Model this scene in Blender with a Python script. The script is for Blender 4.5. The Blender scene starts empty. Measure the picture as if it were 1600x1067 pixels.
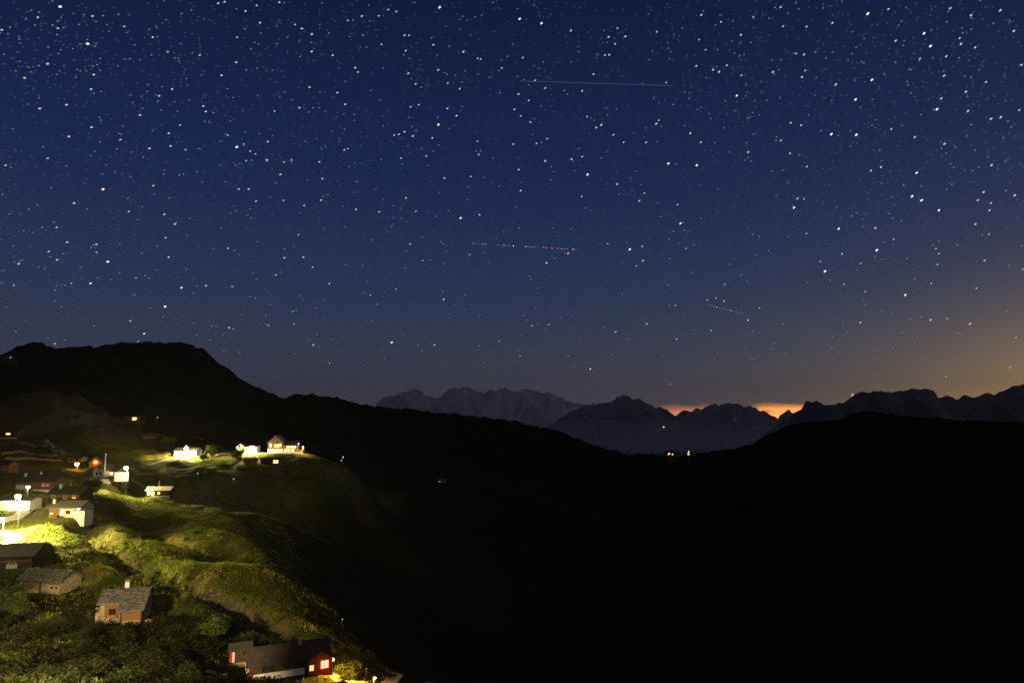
import bpy, math, random
import numpy as np
from mathutils import Vector, Matrix, Euler

random.seed(7)
rng = np.random.default_rng(11)
R = math.radians
S = bpy.context.scene
COL = S.collection

# ------------------------------------------------------------------ camera
FPX = 1600 * 24 / 36.0          # focal length in photograph pixels
PITCH = math.atan(117 / FPX)    # eye level falls at y = 650 of the photograph
cam = bpy.data.objects.new('camera', bpy.data.cameras.new('camera'))
COL.objects.link(cam)
cam.data.lens = 24
cam.data.sensor_width = 36
cam.data.clip_start = 0.5
cam.data.clip_end = 300000
cam.location = (0, 0, 0)
cam.rotation_euler = (R(90) + PITCH, 0, 0)
S.camera = cam
CP, SP = math.cos(PITCH), math.sin(PITCH)


def ray(px, py):
    x = (px - 800) / FPX
    y = (533.5 - py) / FPX
    return np.array([x, CP - y * SP, SP + y * CP])


def at(px, py, D):
    """world point seen at photograph pixel (px,py) at forward distance D"""
    d = ray(px, py)
    return d * (D / d[1])


# ------------------------------------------------------------------ world: dark twilight sky
GLOW_AZ = R(52)
world = bpy.data.worlds.new('World')
S.world = world
world.use_nodes = True
nt = world.node_tree
nt.nodes.clear()
LK = nt.links.new


def wn(t, **kw):
    n = nt.nodes.new(t)
    for k, v in kw.items():
        setattr(n, k, v)
    return n


def wmath(op, a, b=None, c=None, clamp=False):
    n = wn('ShaderNodeMath', operation=op, use_clamp=clamp)
    for i, v in enumerate((a, b, c)):
        if v is None:
            continue
        if isinstance(v, (int, float)):
            n.inputs[i].default_value = v
        else:
            LK(v, n.inputs[i])
    return n.outputs[0]


def lin(r, g, b):
    f = lambda c: (c / 255 / 12.92) if c / 255 <= .04045 else ((c / 255 + .055) / 1.055) ** 2.4
    return (f(r), f(g), f(b), 1)


tc = wn('ShaderNodeTexCoord')
nrm = wn('ShaderNodeVectorMath', operation='NORMALIZE')
LK(tc.outputs['Generated'], nrm.inputs[0])
DIR = nrm.outputs[0]
sep = wn('ShaderNodeSeparateXYZ')
LK(DIR, sep.inputs[0])
X_, Y_, Z_ = sep.outputs
elev = wmath('ARCSINE', Z_)                      # radians
az = wmath('ARCTAN2', X_, Y_)                    # 0 ahead, + to the right
ramp = wn('ShaderNodeValToRGB')
LK(wmath('DIVIDE', elev, R(60), clamp=True), ramp.inputs[0])
cr = ramp.color_ramp
stops = [(0.0, (80, 71, 77)), (0.035, (71, 70, 83)), (0.085, (58, 66, 86)), (0.16, (41, 56, 88)), (0.28, (28, 44, 84)),
         (0.42, (19, 33, 72)), (0.58, (13, 24, 57)), (0.8, (10, 18, 46)), (1.0, (8, 14, 38))]
cr.elements[0].position, cr.elements[0].color = stops[0][0], lin(*stops[0][1])
cr.elements[1].position, cr.elements[1].color = stops[-1][0], lin(*stops[-1][1])
for p, c in stops[1:-1]:
    e = cr.elements.new(p)
    e.color = lin(*c)
ramp.color_ramp.interpolation = 'B_SPLINE'


def gauss(v, mu, sig):
    d = wmath('DIVIDE', wmath('SUBTRACT', v, mu), sig)
    return wmath('POWER', 2.71828, wmath('MULTIPLY', wmath('MULTIPLY', d, d), -1.0))


def scaled(fac, col):
    n = wn('ShaderNodeMix', data_type='RGBA')
    n.inputs['A'].default_value = (0, 0, 0, 1)
    n.inputs['B'].default_value = col
    LK(fac, n.inputs['Factor'])
    return n.outputs['Result']


def addc(a, b):
    n = wn('ShaderNodeMix', data_type='RGBA', blend_type='ADD', clamp_factor=False)
    n.inputs['Factor'].default_value = 1
    LK(a, n.inputs['A'])
    LK(b, n.inputs['B'])
    return n.outputs['Result']


# afterglow of the sun low on the right: wide warm veil, then a tight amber band
veil = wmath('MULTIPLY', gauss(az, GLOW_AZ, R(30)), wmath('POWER', 2.71828, wmath('MULTIPLY', wmath('ABSOLUTE', elev), -13.0)))
amber = wmath('MULTIPLY', gauss(az, GLOW_AZ, R(16)), wmath('POWER', 2.71828, wmath('MULTIPLY', wmath('ABSOLUTE', elev), -20)))
sky = addc(addc(ramp.outputs[0], scaled(veil, (0.19, 0.165, 0.085, 1))), scaled(amber, (1.75, 0.92, 0.075, 1)))
# two far clouds low on the horizon, glowing orange in the notches between the peaks
noi = wn('ShaderNodeTexNoise')
noi.inputs['Scale'].default_value = 26
noi.inputs['Detail'].default_value = 5
mp = wn('ShaderNodeMapping')
mp.inputs['Scale'].default_value = (1, 1, 5)
LK(DIR, mp.inputs[0])
LK(mp.outputs[0], noi.inputs['Vector'])
wob = wmath('MULTIPLY', wmath('SUBTRACT', noi.outputs['Fac'], .5), R(1.0))
elw = wmath('ADD', elev, wob)


def cloud(px, half_deg, top_py, soft):
    a0 = math.atan((px - 800) / FPX)
    e0 = math.atan((650 - top_py) / math.hypot(FPX, px - 800))
    side = wmath('SUBTRACT', 1.0, wmath('SMOOTH_MIN', 1.0, wmath('POWER', wmath('DIVIDE', wmath('ABSOLUTE', wmath('SUBTRACT', az, a0)), R(half_deg)), 4.0), .1), clamp=True)
    edge = wmath('DIVIDE', wmath('SUBTRACT', e0, elw), soft, clamp=True)
    return wmath('MULTIPLY', side, edge)


c1 = cloud(1222, 2.4, 630, R(.6))
c3 = cloud(1150, 7.0, 634, R(1.0))
c2 = cloud(1075, 2.6, 630, R(.7))
streak = wmath('MULTIPLY', wmath('POWER', wmath('MULTIPLY', noi.outputs['Fac'], 1.8), 2.2), 1.1)
sky = addc(sky, scaled(wmath('MULTIPLY', c1, streak, clamp=True), (4.4, 1.25, .11, 1)))
sky = addc(sky, scaled(c3, (.10, .03, .008, 1)))
sky = addc(sky, scaled(wmath('MULTIPLY', c2, streak, clamp=True), (1.2, .34, .09, 1)))
# what lies below the horizon is unlit earth
dn = wmath('MULTIPLY_ADD', wmath('DIVIDE', elev, R(3)), 1.0, 1.0, clamp=True)
skyd = wn('ShaderNodeMix', data_type='RGBA')
skyd.inputs['A'].default_value = (.001, .001, .0015, 1)
LK(dn, skyd.inputs['Factor'])
LK(sky, skyd.inputs['B'])
bg = wn('ShaderNodeBackground')
LK(skyd.outputs['Result'], bg.inputs['Color'])
bg.inputs['Strength'].default_value = 1.0
# the physical sky long after sunset adds the little it has left
nish = wn('ShaderNodeTexSky', sky_type='NISHITA')
nish.sun_disc = False
nish.sun_elevation = R(-7)
nish.sun_rotation = GLOW_AZ
bg2 = wn('ShaderNodeBackground')
LK(nish.outputs[0], bg2.inputs['Color'])
bg2.inputs['Strength'].default_value = 0.05
adds = wn('ShaderNodeAddShader')
LK(bg.outputs[0], adds.inputs[0])
LK(bg2.outputs[0], adds.inputs[1])
wo = wn('ShaderNodeOutputWorld')
LK(adds.outputs[0], wo.inputs['Surface'])

# faint moonlight, the only sun lamp
sun = bpy.data.objects.new('sun', bpy.data.lights.new('sun', 'SUN'))
COL.objects.link(sun)
sun.data.energy = 0.15
sun.data.angle = R(.5)
sun.data.color = (1, .92, .93)
sun.rotation_euler = (R(58), 0, R(35))

vs = S.view_settings
vs.view_transform = 'Standard'
vs.look = 'None'
vs.exposure = 0
vs.gamma = 1
vs.use_curve_mapping = False
S.cycles.use_denoising = True
S.cycles.max_bounces = 5
S.cycles.diffuse_bounces = 2
S.cycles.volume_bounces = 2
S.cycles.sample_clamp_indirect = 3
S.cycles.use_adaptive_sampling = True
S.cycles.adaptive_threshold = 0.004

# ------------------------------------------------------------------ helpers


def tag(o, label=None, cat=None, group=None, kind=None):
    if label: o['label'] = label
    if cat: o['category'] = cat
    if group: o['group'] = group
    if kind: o['kind'] = kind
    return o


def empty(name, loc, rz=0.0, parent=None):
    o = bpy.data.objects.new(name, None)
    o.empty_display_size = .3
    COL.objects.link(o)
    o.location = loc
    o.rotation_euler = (0, 0, rz)
    if parent: o.parent = parent
    return o


def mesh_obj(name, me, mat=None, parent=None, loc=None):
    o = bpy.data.objects.new(name, me)
    COL.objects.link(o)
    if mat is not None and not me.materials:
        for m in (mat if isinstance(mat, (list, tuple)) else [mat]):
            me.materials.append(m)
    if parent: o.parent = parent
    if loc is not None: o.location = loc
    return o


class MB:
    """collects simple solids, then links them as ONE mesh object"""

    def __init__(s):
        s.v, s.f = [], []

    def add(s, vs, fs):
        n = len(s.v)
        s.v += [tuple(p) for p in vs]
        s.f += [tuple(i + n for i in f) for f in fs]
        return s

    def box(s, x0, x1, y0, y1, z0, z1, M=None):
        vs = [(x, y, z) for z in (z0, z1) for y in (y0, y1) for x in (x0, x1)]
        if M is not None:
            vs = [M @ Vector(p) for p in vs]
        return s.add(vs, [(0, 2, 3, 1), (4, 5, 7, 6), (0, 1, 5, 4), (2, 6, 7, 3), (0, 4, 6, 2), (1, 3, 7, 5)])

    def prism(s, prof, a0, a1, axis='x'):
        """profile of (across, z) extruded along axis"""
        n = len(prof)
        mk = (lambda a, p: (a, p[0], p[1])) if axis == 'x' else (lambda a, p: (-p[0], a, p[1]))
        vs = [mk(a0, p) for p in prof] + [mk(a1, p) for p in prof]
        fs = [tuple(range(n))[::-1], tuple(range(n, 2 * n))]
        fs += [(i, (i + 1) % n, n + (i + 1) % n, n + i) for i in range(n)]
        return s.add(vs, fs)

    def tube(s, pts, radii, seg=8):
        pts = [Vector(p) for p in pts]
        if isinstance(radii, (int, float)):
            radii = [radii] * len(pts)
        n0 = len(s.v)
        for i, p in enumerate(pts):
            t = (pts[min(i + 1, len(pts) - 1)] - pts[max(i - 1, 0)]).normalized()
            a = t.orthogonal().normalized() if i == 0 else (a - t * a.dot(t)).normalized()
            b = t.cross(a)
            for k in range(seg):
                q = 2 * math.pi * k / seg
                s.v.append(tuple(p + (a * math.cos(q) + b * math.sin(q)) * radii[i]))
        for i in range(len(pts) - 1):
            for k in range(seg):
                k2 = (k + 1) % seg
                s.f.append((n0 + i * seg + k, n0 + i * seg + k2, n0 + (i + 1) * seg + k2, n0 + (i + 1) * seg + k))
        s.f.append(tuple(n0 + k for k in range(seg))[::-1])
        e = n0 + (len(pts) - 1) * seg
        s.f.append(tuple(e + k for k in range(seg)))
        return s

    def lathe(s, prof, seg=12, c=(0, 0, 0)):
        n0 = len(s.v)
        for r, z in prof:
            for k in range(seg):
                q = 2 * math.pi * k / seg
                s.v.append((c[0] + r * math.cos(q), c[1] + r * math.sin(q), c[2] + z))
        for i in range(len(prof) - 1):
            for k in range(seg):
                k2 = (k + 1) % seg
                s.f.append((n0 + i * seg + k, n0 + i * seg + k2, n0 + (i + 1) * seg + k2, n0 + (i + 1) * seg + k))
        return s

    def mesh(s, name):
        me = bpy.data.meshes.new(name)
        me.from_pydata(s.v, [], s.f)
        me.validate()
        return me

    def build(s, name, mat, parent=None, kind=None):
        o = mesh_obj(name, s.mesh(name), mat, parent)
        if kind: o['kind'] = kind
        return o


def np_mesh(name, V, F, mat=None, smooth=False):
    """fast mesh from numpy arrays; F is (n,3) or (n,4)"""
    me = bpy.data.meshes.new(name)
    V = np.asarray(V, np.float32)
    F = np.asarray(F, np.int32)
    k = F.shape[1]
    me.vertices.add(len(V))
    me.vertices.foreach_set('co', V.ravel())
    me.loops.add(F.size)
    me.loops.foreach_set('vertex_index', F.ravel())
    me.polygons.add(len(F))
    me.polygons.foreach_set('loop_start', np.arange(0, F.size, k, dtype=np.int32))
    me.polygons.foreach_set('use_smooth', np.full(len(F), smooth))
    me.update(calc_edges=True)
    if mat: me.materials.append(mat)
    return me


# numpy lattice noise -------------------------------------------------------
def vnoise(x, y, seed=0):
    xi, yi = np.floor(x).astype(np.int64), np.floor(y).astype(np.int64)
    fx, fy = x - xi, y - yi
    fx, fy = fx * fx * (3 - 2 * fx), fy * fy * (3 - 2 * fy)

    def h(a, b):
        n = (a * 374761393 + b * 668265263 + seed * 974711) & 0x7fffffff
        n = ((n ^ (n >> 13)) * 1274126177) & 0x7fffffff
        n = (n ^ (n >> 16)) & 0xffff
        return n / 32767.5 - 1
    return (h(xi, yi) * (1 - fx) + h(xi + 1, yi) * fx) * (1 - fy) + (h(xi, yi + 1) * (1 - fx) + h(xi + 1, yi + 1) * fx) * fy


def fbm(x, y, oct=4, seed=0, gain=.5):
    s, a = 0, 1
    for i in range(oct):
        s = s + a * vnoise(x, y, seed + i * 17)
        x, y, a = x * 2.03 + 3.1, y * 2.03 + 1.7, a * gain
    return s


def ridged(x, y, oct=4, seed=0):
    s, a = 0, 1
    for i in range(oct):
        s = s + a * (1 - 2 * np.abs(vnoise(x, y, seed + i * 31)))
        x, y, a = x * 2.1 + 5.2, y * 2.1 + 9.7, a * .5
    return s


# ------------------------------------------------------------------ materials
def mat(name, base, rough=.85, var=None, scale=1.0, bump=0.0, bscale=None, metal=0.0, tex='noise', stretch=(1, 1, 1), spec=.3):
    m = bpy.data.materials.new(name)
    m.use_nodes = True
    t = m.node_tree
    p = t.nodes['Principled BSDF']
    p.inputs['Roughness'].default_value = rough
    p.inputs['Metallic'].default_value = metal
    p.inputs['Specular IOR Level'].default_value = spec
    p.inputs['Base Color'].default_value = (*base, 1)
    if var is None and not bump:
        return m
    co = t.nodes.new('ShaderNodeTexCoord')
    mpn = t.nodes.new('ShaderNodeMapping')
    mpn.inputs['Scale'].default_value = stretch
    t.links.new(co.outputs['Object'], mpn.inputs[0])
    if tex == 'voronoi':
        n = t.nodes.new('ShaderNodeTexVoronoi')
        n.inputs['Scale'].default_value = scale
        sp = t.nodes.new('ShaderNodeSeparateColor')
        t.links.new(n.outputs['Color'], sp.inputs[0])
        fac = sp.outputs[0]
        hgt = n.outputs['Distance']
    else:
        n = t.nodes.new('ShaderNodeTexNoise')
        n.inputs['Scale'].default_value = scale
        n.inputs['Detail'].default_value = 6
        fac = hgt = n.outputs['Fac']
    t.links.new(mpn.outputs[0], n.inputs['Vector'])
    if var is not None:
        r = t.nodes.new('ShaderNodeValToRGB')
        r.color_ramp.elements[0].position = .3 if tex != 'voronoi' else 0
        r.color_ramp.elements[1].position = .7 if tex != 'voronoi' else 1
        r.color_ramp.elements[0].color = (*base, 1)
        r.color_ramp.elements[1].color = (*var, 1)
        t.links.new(fac, r.inputs[0])
        t.links.new(r.outputs[0], p.inputs['Base Color'])
    if bump:
        b = t.nodes.new('ShaderNodeBump')
        b.inputs['Strength'].default_value = bump
        b.inputs['Distance'].default_value = .06
        if bscale:
            n2 = t.nodes.new('ShaderNodeTexNoise')
            n2.inputs['Scale'].default_value = bscale
            t.links.new(mpn.outputs[0], n2.inputs['Vector'])
            hgt = n2.outputs['Fac']
        t.links.new(hgt, b.inputs['Height'])
        t.links.new(b.outputs[0], p.inputs['Normal'])
    return m


def emis(name, col, strength, sample=True):
    m = bpy.data.materials.new(name)
    m.use_nodes = True
    p = m.node_tree.nodes['Principled BSDF']
    p.inputs['Base Color'].default_value = (.02, .02, .02, 1)
    p.inputs['Emission Color'].default_value = (*col, 1)
    p.inputs['Emission Strength'].default_value = strength
    if not sample:
        m.cycles.emission_sampling = 'NONE'
    return m


M = {}
M['stone'] = mat('rubble_stone', (.22, .17, .10), .95, (.44, .35, .22), 3.2, .9, None, tex='voronoi')
M['slate'] = mat('roof_slate', (.05, .048, .045), .8, (.24, .22, .19), 2.2, .5, 9)
M['slate_flat'] = mat('roof_sheet', (.09, .083, .075), .75, (.15, .135, .12), .8, .3, 6)
M['brown_roof'] = mat('brown_roof', (.042, .032, .027), .85, (.075, .058, .048), 1.2, .3, 7)
M['wood'] = mat('larch_wood', (.17, .078, .028), .8, (.30, .14, .052), 2.0, .3, 12, stretch=(.4, .4, 4))
M['old_wood'] = mat('weathered_wood', (.15, .08, .038), .9, (.29, .165, .08), 2.0, .4, 10, stretch=(4, 4, .5))
M['dark_wood'] = mat('dark_wood', (.045, .026, .016), .85, (.09, .05, .03), 2.0, .4, 10, stretch=(.5, .5, 4))
M['white'] = mat('white_render', (.72, .68, .60), .9, (.80, .77, .70), .7, .2, 9)
M['cream'] = mat('cream_render', (.58, .48, .32), .9, (.68, .58, .42), .9, .2, 8)
M['red_paint'] = mat('red_paint', (.45, .04, .02), .6)
M['glass'] = mat('dark_glass', (.02, .02, .025), .12, spec=.6)
M['metal'] = mat('galvanised_steel', (.35, .35, .34), .5, (.25, .25, .25), 3, metal=.6)
M['dirt'] = mat('trodden_earth', (.10, .08, .04), .95, (.17, .14, .08), 1.2, .5, 5)
M['road'] = mat('gravel_road', (.34, .30, .24), .95, (.44, .40, .33), .8, .5, 5)
M['rock'] = mat('grey_rock', (.13, .11, .09), .95, (.28, .24, .19), .5, 1.0, 2.2)
M['bark'] = mat('bark', (.07, .05, .035), .95, (.12, .09, .06), 4, .6)
M['leaf'] = mat('leaf', (.055, .085, .016), .8, (.11, .13, .03), .9)
M['conifer'] = mat('conifer_needles', (.015, .028, .012), .9, (.03, .045, .02), .6)
M['warm'] = emis('warm_lit_window', (1, .62, .22), 6)
M['orange'] = emis('orange_lit_window', (1, .42, .08), 5)
M['red'] = emis('red_lit_window', (1, .07, .03), 14)
M['ember'] = emis('ember_lit_window', (1, .22, .05), 6)
M['bulb'] = emis('lamp_glass', (1, .86, .55), 60)
M['bulb_orange'] = emis('orange_lamp_glass', (1, .45, .08), 40)
M['bulb_blue'] = emis('blue_lamp_glass', (.25, .3, 1), 9)
M['far_light'] = emis('far_lit_window', (1, .50, .09), 3)
M['pale_light'] = emis('pale_lamp_glass', (.75, .8, .85), .8)

# terrain material: meadow with drier crowns, bare rock where it is steep
g = bpy.data.materials.new('meadow')
g.use_nodes = True
t = g.node_tree
P = t.nodes['Principled BSDF']
P.inputs['Roughness'].default_value = 1
P.inputs['Specular IOR Level'].default_value = .05
geo = t.nodes.new('ShaderNodeNewGeometry')


def tnoise(scale, detail=6, stretch=None, rough=.55):
    n = t.nodes.new('ShaderNodeTexNoise')
    n.inputs['Scale'].default_value = scale
    n.inputs['Detail'].default_value = detail
    n.inputs['Roughness'].default_value = rough
    if stretch:
        q = t.nodes.new('ShaderNodeMapping')
        q.inputs['Scale'].default_value = stretch
        t.links.new(geo.outputs['Position'], q.inputs[0])
        t.links.new(q.outputs[0], n.inputs['Vector'])
    else:
        t.links.new(geo.outputs['Position'], n.inputs['Vector'])
    return n.outputs['Fac']


def tramp(fac, *st):
    r = t.nodes.new('ShaderNodeValToRGB')
    e = r.color_ramp.elements
    e[0].position, e[0].color = st[0][0], (*st[0][1], 1)
    e[1].position, e[1].color = st[-1][0], (*st[-1][1], 1)
    for p_, c_ in st[1:-1]:
        q = e.new(p_)
        q.color = (*c_, 1)
    t.links.new(fac, r.inputs[0])
    return r.outputs[0]


def tmix(fac, a, b):
    n = t.nodes.new('ShaderNodeMix')
    n.data_type = 'RGBA'
    t.links.new(fac, n.inputs['Factor'])
    t.links.new(a, n.inputs['A'])
    t.links.new(b, n.inputs['B'])
    return n.outputs['Result']


fine = tramp(tnoise(1.7, 8, None, .7), (.32, (.022, .035, .004)), (.5, (.072, .09, .01)), (.7, (.16, .155, .024)))
dry = tramp(tnoise(2.6, 8, None, .7), (.3, (.07, .055, .018)), (.7, (.20, .16, .055)))
patch = tnoise(.09, 5)
pr = t.nodes.new('ShaderNodeMapRange')
pr.inputs['From Min'].default_value = .5
pr.inputs['From Max'].default_value = .60
t.links.new(patch, pr.inputs['Value'])
rockc = tramp(tnoise(.9, 8, None, .7), (.35, (.045, .036, .022)), (.6, (.14, .115, .07)), (.75, (.26, .21, .14)))
sn = t.nodes.new('ShaderNodeSeparateXYZ')
t.links.new(geo.outputs['Normal'], sn.inputs[0])
rr = t.nodes.new('ShaderNodeMapRange')
rr.inputs['From Min'].default_value = .72
rr.inputs['From Max'].default_value = .60
t.links.new(sn.outputs[2], rr.inputs['Value'])
hz_ = t.nodes.new('ShaderNodeAttribute')
hz_.attribute_name = 'heath'
heath_shadec = tramp(tnoise(.25, 8, None, .7), (.35, (.006, .008, .005)), (.65, (.018, .02, .012)))  # dark colour that paints the unlit ground beyond the village
veg = tmix(pr.outputs[0], fine, dry)
rk = t.nodes.new('ShaderNodeMath')
rk.operation = 'MULTIPLY'
inv = t.nodes.new('ShaderNodeMath')
inv.operation = 'SUBTRACT'
inv.inputs[0].default_value = 1
t.links.new(hz_.outputs['Fac'], inv.inputs[1])
cg_ = t.nodes.new('ShaderNodeAttribute')
cg_.attribute_name = 'crag'
rmax = t.nodes.new('ShaderNodeMath')
rmax.operation = 'MAXIMUM'
t.links.new(rr.outputs[0], rmax.inputs[0])
t.links.new(cg_.outputs['Fac'], rmax.inputs[1])
t.links.new(rmax.outputs[0], rk.inputs[0])
t.links.new(inv.outputs[0], rk.inputs[1])
t.links.new(tmix(rk.outputs[0], tmix(hz_.outputs['Fac'], veg, heath_shadec), rockc), P.inputs['Base Color'])
bp = t.nodes.new('ShaderNodeBump')
bp.inputs['Strength'].default_value = 1
bp.inputs['Distance'].default_value = .35
t.links.new(tnoise(2.2, 7, None, .65), bp.inputs['Height'])
t.links.new(bp.outputs[0], P.inputs['Normal'])
M['meadow'] = g

# grass and shrub leaf colours vary from place to place


def leafmat(name, a, b, c, scale):
    m = bpy.data.materials.new(name)
    m.use_nodes = True
    t = m.node_tree
    p = t.nodes['Principled BSDF']
    p.inputs['Roughness'].default_value = .9
    p.inputs['Specular IOR Level'].default_value = .1
    ge = t.nodes.new('ShaderNodeNewGeometry')
    n = t.nodes.new('ShaderNodeTexNoise')
    n.inputs['Scale'].default_value = scale
    n.inputs['Detail'].default_value = 5
    t.links.new(ge.outputs['Position'], n.inputs['Vector'])
    ad = t.nodes.new('ShaderNodeMath')
    ad.operation = 'MULTIPLY_ADD'
    t.links.new(ge.outputs['Random Per Island'], ad.inputs[0])
    ad.inputs[1].default_value = .25
    t.links.new(n.outputs['Fac'], ad.inputs[2])
    r = t.nodes.new('ShaderNodeValToRGB')
    e = r.color_ramp.elements
    e[0].position, e[0].color = .42, (*a, 1)
    e[1].position, e[1].color = .82, (*c, 1)
    q = e.new(.6)
    q.color = (*b, 1)
    t.links.new(ad.outputs[0], r.inputs[0])
    t.links.new(r.outputs[0], p.inputs['Base Color'])
    tr = t.nodes.new('ShaderNodeBsdfTranslucent')
    t.links.new(r.outputs[0], tr.inputs['Color'])
    mx = t.nodes.new('ShaderNodeMixShader')
    mx.inputs[0].default_value = .3
    t.links.new(p.outputs[0], mx.inputs[1])
    t.links.new(tr.outputs[0], mx.inputs[2])
    t.links.new(mx.outputs[0], t.nodes['Material Output'].inputs['Surface'])
    return m


M['grass'] = leafmat('grass_blades', (.045, .08, .005), (.125, .152, .012), (.28, .235, .04), .13)
M['scrub'] = leafmat('scrub_leaves', (.007, .014, .003), (.020, .028, .006), (.055, .052, .016), .25)
M['bush'] = leafmat('bush_leaves', (.04, .07, .012), (.08, .115, .02), (.12, .15, .03), .5)

# ------------------------------------------------------------------ terrain
# (px, py, forward distance): where the slope shows in the photograph and how far it lies
CTRL = [
    (0, 1067, 72), (200, 1067, 80), (350, 1067, 88), (450, 1060, 98), (600, 1067, 101), (700, 1067, 114),
    (900, 1067, 165), (1200, 1067, 235), (1600, 1067, 300), (800, 900, 330), (1200, 900, 480), (1600, 900, 560),
    (1000, 800, 760), (1400, 800, 860), (700, 800, 520), (640, 765, 600), (850, 760, 900),
    (0, 800, 185), (0, 740, 232), (0, 692, 292), (0, 640, 400), (60, 612, 430), (0, 566, 520), (110, 606, 440), (165, 628, 420),
    (100, 700, 300), (60, 690, 310), (140, 690, 320), (180, 700, 325), (150, 660, 380), (80, 650, 380),
    (205, 659, 450), (233, 687, 400), (265, 701, 352), (288, 714, 330), (330, 710, 338), (388, 708, 340), (440, 707, 345), (470, 706, 348),
    (390, 724, 322), (430, 725, 322), (330, 736, 300), (290, 746, 285), (300, 780, 252), (380, 780, 262), (450, 768, 290), (500, 742, 322), (545, 738, 335),
    (198, 746, 250), (150, 746, 250), (243, 777, 240), (120, 740, 265), (55, 766, 215), (102, 784, 190), (100, 811, 174), (150, 790, 197), (200, 790, 202),
    (250, 800, 208), (300, 824, 179), (365, 842, 174), (330, 874, 158), (250, 862, 156), (195, 826, 172), (250, 826, 178), (400, 880, 156), (130, 850, 153), (60, 850, 152), (0, 850, 151), (20, 800, 184),
    (200, 890, 136), (100, 880, 140), (25, 889, 138), (70, 929, 127), (190, 973, 110), (280, 930, 126), (380, 960, 122), (480, 970, 126),
    (440, 900, 146), (420, 1000, 111), (300, 1000, 105), (100, 1000, 98), (0, 980, 101), (372, 1042, 102), (460, 1056, 99),
    (560, 1000, 131), (600, 950, 172), (520, 900, 188), (470, 850, 215), (450, 810, 240), (600, 850, 300), (600, 800, 390),
]
ctrl = [at(*c) for c in CTRL]
ctrl += [np.array(p, float) for p in [
    (0, 0, -2.2), (0, 25, -14), (0, 45, -24), (-40, 40, -19), (-90, 35, -12), (-150, 60, -8), (-200, 150, 2), (60, 40, -34), (120, 80, -62), (60, -40, -6), (-100, -60, 25),
    (-330, 300, 28), (-420, 420, 48), (-300, 560, 6), (-220, 560, -14), (-150, 520, -24), (-120, 480, -34), (-380, 600, 20), (-300, 480, 8), (-60, 430, -50), (-140, 420, -24), (-600, 700, 40), (-200, 800, -40), (-420, 800, 10),
    (-40, 520, -62), (100, 1200, -150), (600, 1400, -160), (900, 900, -170), (400, 600, -150), (-100, 1100, -80), (1400, 1300, -120), (800, 400, -150), (-700, 200, 120), (1500, 600, -150), (200, 250, -100)]]
ctrl = np.array(ctrl)
CX, CY, CZ = ctrl[:, 0] / 100, ctrl[:, 1] / 100, ctrl[:, 2]


def phi(r2):
    return np.where(r2 > 1e-12, .5 * r2 * np.log(np.maximum(r2, 1e-12)), 0)


n = len(CX)
A = np.zeros((n + 3, n + 3))
A[:n, :n] = phi((CX[:, None] - CX) ** 2 + (CY[:, None] - CY) ** 2) + np.eye(n) * .0006
A[:n, n], A[:n, n + 1], A[:n, n + 2] = 1, CX, CY
A[n:, :n] = A[:n, n:].T
WGT = np.linalg.solve(A, np.concatenate([CZ, [0, 0, 0]]))


def h0(x, y):
    x, y = np.asarray(x, float) / 100, np.asarray(y, float) / 100
    out = WGT[n] + WGT[n + 1] * x + WGT[n + 2] * y
    for k in range(n):
        out = out + WGT[k] * phi((x - CX[k]) ** 2 + (y - CY[k]) ** 2)
    return out


def march(px, py, hf, y0=40, y1=700, step=.5):
    d = ray(px, py)
    ys = np.arange(y0, y1, step)
    s = ys / d[1]
    z = hf(d[0] * s, ys)
    k = np.nonzero(z >= d[2] * s)[0]
    i = k[0] if len(k) else len(ys) - 1
    return np.array([d[0] * s[i], ys[i], d[2] * s[i]])


# gullies and banks: (photograph pixels, height change, half width, [sharp])
FEAT = [
    ([(130, 818), (148, 834), (172, 846), (190, 860), (214, 876), (236, 890), (262, 903), (292, 918), (335, 932), (385, 953), (445, 987)], -4.4, 4.0),
    ([(165, 789), (205, 802), (235, 815), (262, 829), (300, 836), (350, 856), (372, 872)], -4.2, 6.5),
    ([(72, 797), (110, 824), (138, 841), (163, 856), (186, 868), (206, 884)], .9, 2.2),
    ([(30, 848), (88, 873), (135, 890), (180, 902), (238, 911)], 1.1, 1.6),
    ([(196, 882), (222, 890), (246, 893)], .9, 1.0),
    ([(150, 893), (200, 896), (235, 900)], .7, .9),
    ([(150, 780), (190, 789), (216, 799), (246, 820), (300, 831), (330, 842)], 1.4, 3.0),
    ([(245, 779), (285, 788), (330, 803), (362, 826)], 2.2, 4.5),
    ([(130, 868), (170, 882), (200, 893)], -.8, 3.5),
    ([(300, 905), (345, 918), (395, 940), (450, 965)], .9, 2.2),
    ([(255, 935), (320, 955), (380, 975), (430, 995)], 1.2, 2.0),
    ([(255, 948), (320, 970), (380, 990)], -1.6, 2.5),
    ([(480, 722), (520, 730), (545, 738)], 2.0, 6.0),
    ([(455, 735), (500, 742), (540, 750)], -2.5, 6.0),
    ([(162, 632), (182, 652), (202, 674), (225, 688), (250, 697), (266, 701)], 1.4, 5.0),
    ([(270, 720), (320, 735), (345, 742)], 1.2, 4.0),
    ([(0, 690), (30, 688), (58, 690)], 1.6, 2.2), ([(22, 690), (45, 696), (56, 698)], 1.3, 1.6),
    ([(0, 709), (40, 707), (90, 711)], 1.2, 1.8), ([(0, 716), (50, 715), (95, 718)], 1.0, 1.5), ([(62, 692), (75, 702), (90, 712)], 2.0, 3.0),
    ([(246, 753), (266, 757), (310, 768), (360, 780), (420, 778)], -13.0, 17.0), ([(290, 756), (340, 764), (400, 764), (450, 760)], -8.0, 10.0),
    ([(20, 1040), (80, 1020), (140, 1010)], .8, 2.0), ([(60, 1055), (110, 1045)], -.8, 2.5),
]
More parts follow.
